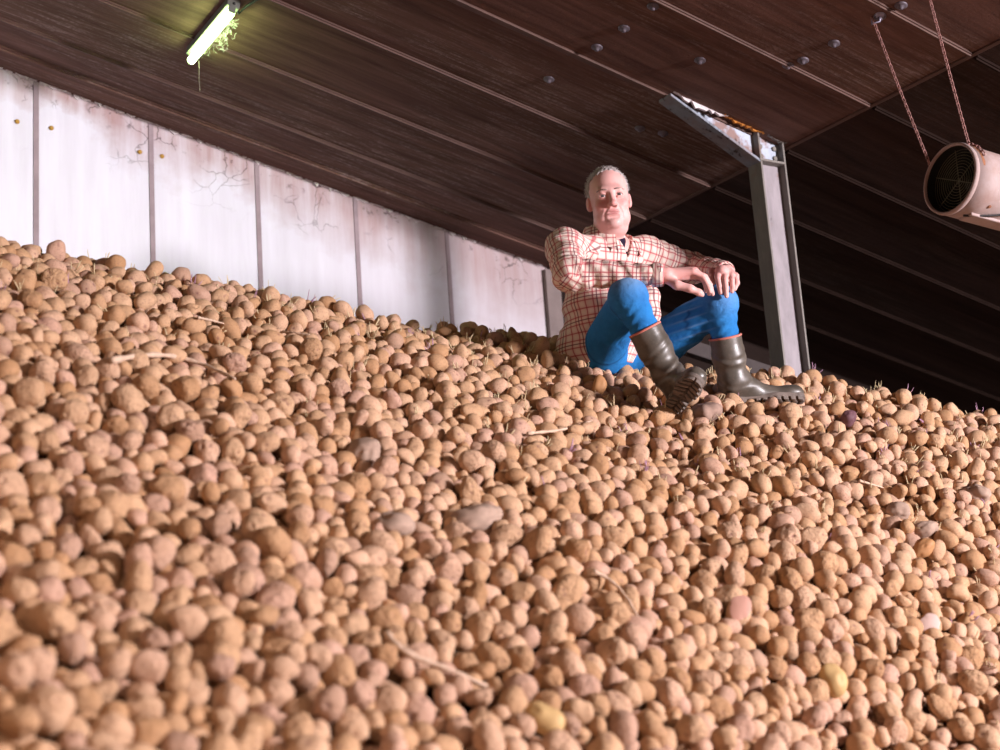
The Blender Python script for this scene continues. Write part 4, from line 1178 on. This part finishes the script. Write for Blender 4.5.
# open neck: a round for the neck and a V down the front, then hollow sleeves and hem
S.cone(J['neck'] + Zv * .02 + fwd * .01, J['neck'] + Zv * .25 - fwd * .03, .068, .076, .004, True)
vtop = J['neck'] + fwd * .10 + Zv * .02; vlow = chest + fwd * .15 + Zv * .030 + lat * .006
def vcut(P):
    q = P - vlow; z_ = q @ Zv; x = np.abs(q @ lat); y = q @ fwd
    return np.maximum(np.maximum(x - np.maximum(z_, -.01) * .38 , -z_), -(y + .135))
S.op(vcut, vlow - .15, vlow + .3, .004, True)
for a, b, r in ((slR[1], slR[2], .034), (slL[1], slL[2], .033)):
    d_ = U(b - a); S.cone(b - d_ * .012, b + d_ * .08, r, r + .002, .003, True)
    c_ = b + d_ * .05
    S.op(lambda P, b=b, d_=d_: np.maximum(-((P - b) @ d_) + .002, np.linalg.norm(P - b, axis=-1) - .07), b - .07, b + .07, .0, True)
hem = seat[2] - .075
S.op(lambda P: P[..., 2] - hem, S.lo, S.lo + S.n * S.h, .0, True, 0)
# the thighs lie in front of the shirt
for s_ in 'RL': S.cone(J['hip' + s_] + fwd * .03, J['kn' + s_], .088 if s_ == 'R' else .09, .070, .006, True)
shirt, V, Q = sdf_obj('shirt', S, [m_shirt], person, 1)
shirt['label'] = 'cream shirt with red and dark check lines'
ct = V[Q].mean(1)
segs = [(chest - Zv * .5, chest + Zv * .5, .17, 0)] + [(slR[0], slR[1], .075, 1), (slR[1], slR[2], .055, 1), (slL[0], slL[1], .07, 2), (slL[1], slL[2], .052, 2)]
dist = []
for a, b, r, _ in segs:
    ba = b - a; t_ = np.clip((ct - a) @ ba / ba.dot(ba), 0, 1); dist.append(np.linalg.norm(ct - a - t_[:, None] * ba, axis=1) - r)
qt = (ct - belly) @ TR.T; dist[0] = (np.sqrt((qt[:, 0] / .19) ** 2 + (qt[:, 1] / .16) ** 2) - 1) * .17 - .012
wh = np.argmin(np.stack(dist), 0)
UVc = np.zeros((len(Q), 4, 2))
for k, (a, b, r, _) in enumerate(segs):
    f_ = np.where(wh == k)[0]
    if not len(f_): continue
    P = V[Q[f_]]
    if k == 0:
        q = (P - belly) @ TR.T; ang = np.arctan2(q[..., 0], q[..., 1]); u = ang * .185; v = q[..., 2] + .02 * np.abs(q[..., 0])
        # across the shoulders the weave runs flat
        am = np.arctan2(q[..., 0].mean(1), q[..., 1].mean(1))
        du = ang - am[:, None]; du = (du + math.pi) % (2 * math.pi) - math.pi; u = (am[:, None] + du) * .185
    else:
        ba = U(b - a); s1 = U(np.cross(ba, fwd + .3 * Zv)); s2 = np.cross(ba, s1); q = P - a; v = q @ ba + (0 if k in (1, 3) else np.linalg.norm(segs[k - 1][1] - segs[k - 1][0]))
        ang = np.arctan2(q @ s1, q @ s2); am = np.arctan2((q @ s1).mean(1), (q @ s2).mean(1)); du = ang - am[:, None]; du = (du + math.pi) % (2 * math.pi) - math.pi
        u = (am[:, None] + du) * r
        nn = np.cross(P[:, 1] - P[:, 0], P[:, 2] - P[:, 0]); nn /= np.linalg.norm(nn, axis=1, keepdims=True) + 1e-12
        cap = np.abs(nn @ ba) > .80
        u[cap] = (q @ s1)[cap]; v[cap] = (q @ s2)[cap]
    UVc[f_, :, 0] = u; UVc[f_, :, 1] = v
uvl = shirt.data.uv_layers.new(name='weave'); uvl.data.foreach_set('uv', UVc.reshape(-1).astype(np.float32))
SBV = BVHTree.FromPolygons(V.tolist(), Q.tolist())

def patch_uv(o, s_=1.0, a=(1, 0, 0), b=(0, 0, 1)):
    uvl = o.data.uv_layers.new(name='weave'); a = np.array(a); b = np.array(b)
    co = np.array([v.co[:] for v in o.data.vertices]); li = np.array([l.vertex_index for l in o.data.loops]); P = co[li]
    uvl.data.foreach_set('uv', np.stack([P @ a, P @ b], 1).ravel().astype(np.float32))
# collar: two standing leaves that fold over, thickened
def strip_mesh(name, rows, th, mat, par):
    rows = [[np.asarray(p, float) for p in r] for r in rows]; n = len(rows); k = len(rows[0])
    m = MB(); m.v = [tuple(p) for r in rows for p in r]; m.f = [(i * k + j, i * k + j + 1, (i + 1) * k + j + 1, (i + 1) * k + j) for i in range(n - 1) for j in range(k - 1)]
    o = m.build(name, mat, par, True); s_ = o.modifiers.new('thick', 'SOLIDIFY'); s_.thickness = th; s_.offset = 0
    b = o.modifiers.new('smooth', 'SUBSURF'); b.levels = 1; b.render_levels = 2
    return o
for s_ in (-1, 1):
    rows = []
    for k in range(9):
        t_ = k / 8; A = math.pi * (1 - (.885 if s_ < 0 else .775) * t_)                        # from the nape round to the throat
        d_ = -fwd * -math.cos(A) if False else (fwd * math.cos(A) + lat * s_ * math.sin(A))
        base = J['neck'] + fwd * .008 + d_ * (.080 + .022 * t_ ** 2) + Zv * (.040 - .060 * t_ ** 2)
        top = base + Zv * (.036 - .020 * t_) + d_ * .002
        out = top + d_ * (.026 - .004 * t_) - Zv * (.042 + .018 * t_)
        tip = out + d_ * .010 - Zv * (.006 + .022 * t_) 
        rows.append([base - Zv * .045, base, top, top + d_ * .009, out, tip])
    rows.append([r + fwd * .006 - Zv * .018 + lat * s_ * .004 for r in rows[-1]])
    c_ = strip_mesh('collar', rows, .0035, m_shirt, shirt); patch_uv(c_, 1, lat * .7 + fwd * .7, Zv)
# button band edge running down from the open neck, with buttons
m_btn = plain('button', (0.72, 0.66, 0.62), .4, .5)
def onto_shirt(x, z_, out=.004):
    o_ = chest + lat * x + fwd * .5; o_[2] = z_
    h_, n_, _, _ = SBV.ray_cast(Vector(o_), Vector(-fwd)); return (np.array(h_) + fwd * out, np.array(n_)) if h_ is not None else (None, None)
rows = []
for k in range(13):
    z_ = vlow[2] - .030 - .25 * k / 12; l_ = [onto_shirt(.012 + dx, z_) for dx in (-.014, 0, .014)]
    if all(p[0] is not None for p in l_): rows.append([p[0] for p in l_])
if len(rows) > 3:
    bnd = strip_mesh('button_band', rows, .003, m_shirt, shirt); patch_uv(bnd, 1, lat, Zv)
    for r in rows[1::3]:
        m = MB(); m.lathe(r[1] + fwd * .003, fwd, [(0, .0055), (.002, .0055), (.003, .004), (.0025, .0001)], 14); m.build('button', m_btn, bnd, True)
# cuffs
for a, b, r in ((slR[1], slR[2], .0435), (slL[1], slL[2], .0425)):
    d_ = U(b - a); m = MB(); m.lathe(b, d_, [(-.040, r + .004), (-.036, r + .006), (-.004, r + .003), (.004, r + .001), (.005, r - .003), (.000, r - .006), (-.02, r - .006)], 32)
    o = m.build('cuff', m_shirt, shirt, True); patch_uv(o, 1, U(np.cross(d_, Zv)), d_)

# ---- jeans
def denim():
    t = NT('blue_denim', 0.85, 0.15)
    oc = t.coord(); n = t.noise(oc, 9, 4, .6); n2 = t.noise(oc, 500, 2); fd = t.attr('fade').outputs['Fac']
    c = t.mix(t.ramp(n, [(.3, 0), (.75, 1)]), (0.010, 0.115, 0.36), (0.022, 0.21, 0.56))
    c = t.mix(t.math('MULTIPLY', n2, .35), c, (0.05, 0.27, 0.58))
    c = t.mix(fd, c, (0.33, 0.50, 0.70))
    c = t.mix(t.attr('seam').outputs['Fac'], c, (0.004, 0.03, 0.12))
    t.base(c); t.bump(t.math('MULTIPLY_ADD', t.noise(oc, 20, 3, .5, 1.5), 3, n2), .4, .012); return t.m
m_jean = denim()
shin = {s_: J['kn' + s_] + (J['an' + s_] - J['kn' + s_]) * .55 for s_ in 'RL'}
lo = np.minimum.reduce([seat, J['knR'], J['hipR'], shin['R'], shin['L']]) - .22; hi = np.maximum.reduce([J['knR'], J['knL'], J['hipL'], seat]) + .14
D = Grid(lo, hi, .0042)
D.ell(seat - Zv * .03 + lat * .01, (.165, .145, .10), TR, .03)
D.cone(J['hipR'], J['knR'], .102, .066, .04); D.cone(J['hipL'], J['knL'], .112, .072, .04)
D.cone(J['knR'], shin['R'], .069, .053, .02); D.cone(J['knL'], shin['L'], .069, .053, .02)
for s_ in 'RL': D.ell(J['kn' + s_] + Zv * .006 - np.array([0, .006, 0]), (.063, .063, .060), np.eye(3), .05)
Pg = np.stack(np.meshgrid(*D.ax, indexing='ij'), -1)
ht = U(J['knL'] - J['hipL']); q = Pg - J['hipL']; t_ = q @ ht; rad = np.linalg.norm(q - t_[..., None] * ht, axis=-1)
L_ = np.linalg.norm(J['knL'] - J['hipL'])
# long pulled folds along the left thigh, cross folds at the backs of both knees
D.d += (.0045 * (q[..., 0] > -9) * np.clip(2.2 - rad / .07, 0, 1) * np.sin((q @ U(np.cross(ht, [0, 1, 0])) + .25 * t_) * 175) * np.clip((t_ - .22 * L_) / .12, 0, 1) * np.clip((L_ * 1.0 - t_) / .09, 0, 1) * np.clip(1.7 - rad / .09, 0, 1)).astype(np.float32)
for s_ in 'RL':
    ba = U(shin[s_] - J['kn' + s_]); q = Pg - J['kn' + s_]; t_ = q @ ba; rad = np.linalg.norm(q - t_[..., None] * ba, axis=-1)
    D.d += (.0028 * np.sin(t_ * 120 + 30 * (q @ lat) + 2 * np.sin(q[..., 0] * 40)) * np.clip(t_ / .05, 0, 1) * np.clip(1.8 - rad / .065, 0, 1)).astype(np.float32)
del Pg
for s_ in 'RL':
    b = shin[s_]; d_ = U(b - J['kn' + s_])
    D.op(lambda P, b=b, d_=d_: np.maximum(-((P - b) @ d_), np.linalg.norm(P - b, axis=-1) - .11), b - .11, b + .11, 0, True)
jeans, V, Q = sdf_obj('jeans', D, [m_jean], person, 1); jeans['label'] = 'bright blue jeans, paler over the knees'
fade = np.maximum(np.exp(-(np.linalg.norm(V - (J['knR'] + Zv * .05 - np.array([0, .03, 0])), axis=1) / .055) ** 2) * .75, .35 * np.exp(-(np.linalg.norm(V - (J['knL'] + Zv * .03 + np.array([.02, -.05, 0])), axis=1) / .07) ** 2))
q = V - J['hipL']; t_ = q @ ht; nearL = np.clip(2.4 - np.linalg.norm(q - t_[:, None] * ht, axis=1) / .06, 0, 1) * np.clip((t_ - .5 * L_) / .1, 0, 1); fade = np.maximum(fade, .30 * nearL * np.clip(np.sin((q @ U(np.cross(ht, [0, 1, 0])) + .25 * t_) * 175 + math.pi), 0, 1) ** 4 * np.clip((t_ - .22 * L_) / .12, 0, 1) * np.clip((L_ - t_) / .09, 0, 1))
seam = np.zeros(len(V))
for s_ in 'RL':
    for a, b, sd in ((J['hip' + s_], J['kn' + s_], 1), (J['kn' + s_], shin[s_], 1)):
        ba = U(b - a); L2 = np.linalg.norm(b - a); q = V - a; t_ = q @ ba
        sv = U(np.cross(ba, [0, 1, 0])) ; sv = sv if sv[2] > 0 else -sv
        if sd and abs(ba[2]) > .6: sv = np.array([-1.0, 0, 0])
        off = np.abs(np.cross(ba, sv) @ (q - t_[:, None] * ba).T); ok = ((q @ sv) > 0) & (t_ > 0) & (t_ < L2)
        seam = np.maximum(seam, ok * .6 * np.exp(-(off / .005) ** 2))
for nm, dat in (('fade', fade), ('seam', seam)):
    a = jeans.data.attributes.new(nm, 'FLOAT', 'POINT'); a.data.foreach_set('value', dat.astype(np.float32))

# ---- rubber boots
def rubber(name, c0, c1, rough):
    t = NT(name, rough, 0.5); oc = t.coord(); n = t.noise(oc, 14, 4, .6); n2 = t.noise(oc, 90, 3)
    c = t.mix(t.ramp(n, [(.35, 0), (.7, 1)]), c0, c1); c = t.mix(t.ramp(n2, [(.58, 0), (.8, .5)]), c, (0.24, 0.17, 0.13)); t.base(c); t.bump(n2, .1, .004)
    t.put(t.b.inputs['Roughness'], t.ramp(n, [(.3, rough), (.8, rough + .2)])); return t.m
m_rub = rubber('olive_grey_rubber', (0.072, 0.060, 0.047), (0.120, 0.10, 0.082), .34)
m_sole = rubber('muddy_tread', (0.10, 0.078, 0.065), (0.19, 0.145, 0.12), .7)
m_lin = plain('pink_boot_lining', (0.52, 0.17, 0.13), .7)
def boot(s_, top, an, heel, ball, toe, up, tw, lab):
    """top of the shaft, ankle, heel, ball of the foot, toe; up is the way the instep faces"""
    lo = np.minimum.reduce([top, heel, ball, toe]) - .12; hi = np.maximum.reduce([top, heel, ball, toe]) + .12
    B = Grid(lo, hi, .0038)
    f = U(toe - heel); up = U(up - up.dot(f) * f); sd = np.cross(f, up); ax = U(top - an)
    calf = an + (top - an) * .55
    B.cone(top + ax * .02, calf, .0685, .0665, .01); B.cone(calf, an, .0665, .054, .02)
    B.cone(an, heel + up * .035, .054, .041, .02); B.cone(an, ball + up * .030, .052, .042, .04)
    B.cone(heel + up * .034, ball + up * .030, .040, .043, .02); B.cone(ball + up * .030, toe - f * .03 + up * .026, .043, .036, .02)
    B.ell(toe - f * .055 + up * .024, (.055, .048, .032), np.array([f, sd, up]), .02)
    Pg = np.stack(np.meshgrid(*B.ax, indexing='ij'), -1)
    q = Pg - an; t_ = q @ ax
    B.d += ((.0042 * np.sin(t_ * 58 + 26 * (q @ sd) + 14 * (q @ f) + 2.2 * np.sin(t_ * 23 + 40 * (q @ sd))) * (.55 + .45 * np.sin((q @ sd) * 55 + t_ * 30 + 1))) * np.exp(-((t_ - .05) / .085) ** 2)).astype(np.float32)
    b0 = heel + up * .004
    B.op(lambda P: (P - b0) @ up, B.lo, B.lo + B.n * B.h, .004, True, 0)         # flat underneath
    B.op(lambda P: np.maximum(-((P - top) @ ax), np.linalg.norm(P - top, axis=-1) - .14), top - .14, top + .14, 0, True)
    B.cone(top - ax * .02, top + ax * .05, .0595, .0595, .002, True)
    ob, V, Q = sdf_obj('boot', B, [m_rub], person, 1); ob['label'] = lab
    m = MB(); m.ring(top - ax * .001, ax, .0655, .0052, 48, 8); m.build('boot_lining', m_lin, ob, True)
    # sole: welt, raised heel, deep tread blocks
    T = Grid(np.minimum(heel, toe) - .09, np.maximum(heel, toe) + .09, .003)
    L = np.linalg.norm(toe - heel)
    def outline(P):
        q = P - heel; x = q @ f; y = q @ sd
        def c2(x0, x1, r0, r1):
            t_ = np.clip((x - x0) / (x1 - x0), 0, 1); return np.hypot(x - x0 - t_ * (x1 - x0), y) - (r0 + (r1 - r0) * t_)
        return smin(smin(c2(-.005, .03, .038, .037), c2(.03, L * .62, .035, .047), .02), c2(L * .62, L - .035, .0505, .043), .02)
    def sole(P):
        q = P - heel; z_ = q @ up; x = q @ f; y = q @ sd; o_ = outline(P)
        plate = np.maximum(o_, np.abs(z_ - .006) - .009)
        bl = np.maximum(np.abs(((x + .55 * np.abs(y)) % .030) - .015) - .0098, .0028 - np.abs(y))
        arch = np.maximum(.075 - x, x - .105) * -1
        lug = np.maximum(np.maximum(o_ + .003, np.abs(z_ + .008) - .009), bl)
        lug = np.maximum(lug, arch)
        return np.minimum(plate, lug)
    T.op(sole, T.lo, T.lo + T.n * T.h, 0, False, 0)
    so, V, Q = sdf_obj('sole', T, [m_sole], ob, 0); so['label'] = 'muddy lugged sole'
    return ob
topR = J['knR'] + (J['anR'] - J['knR']) * .42; topL = J['knL'] + (J['anL'] - J['knL']) * .43
upR = U(at(680, 385, 5.4) - EYE + Zv * .8)
boot('R', topR, J['anR'], at(675, 405, 5.46), at(686, 391, 5.36), at(696, 378, 5.235), upR, 0, 'boot with its muddy sole turned toward the viewer')
boot('L', topL, J['anL'], at(729, 403, 5.82), at(768, 403, 5.84), at(803, 399, 5.85), Zv + np.array([-.1, .25, 0]), 0, 'boot half sunk among the potatoes, toe pointing right')
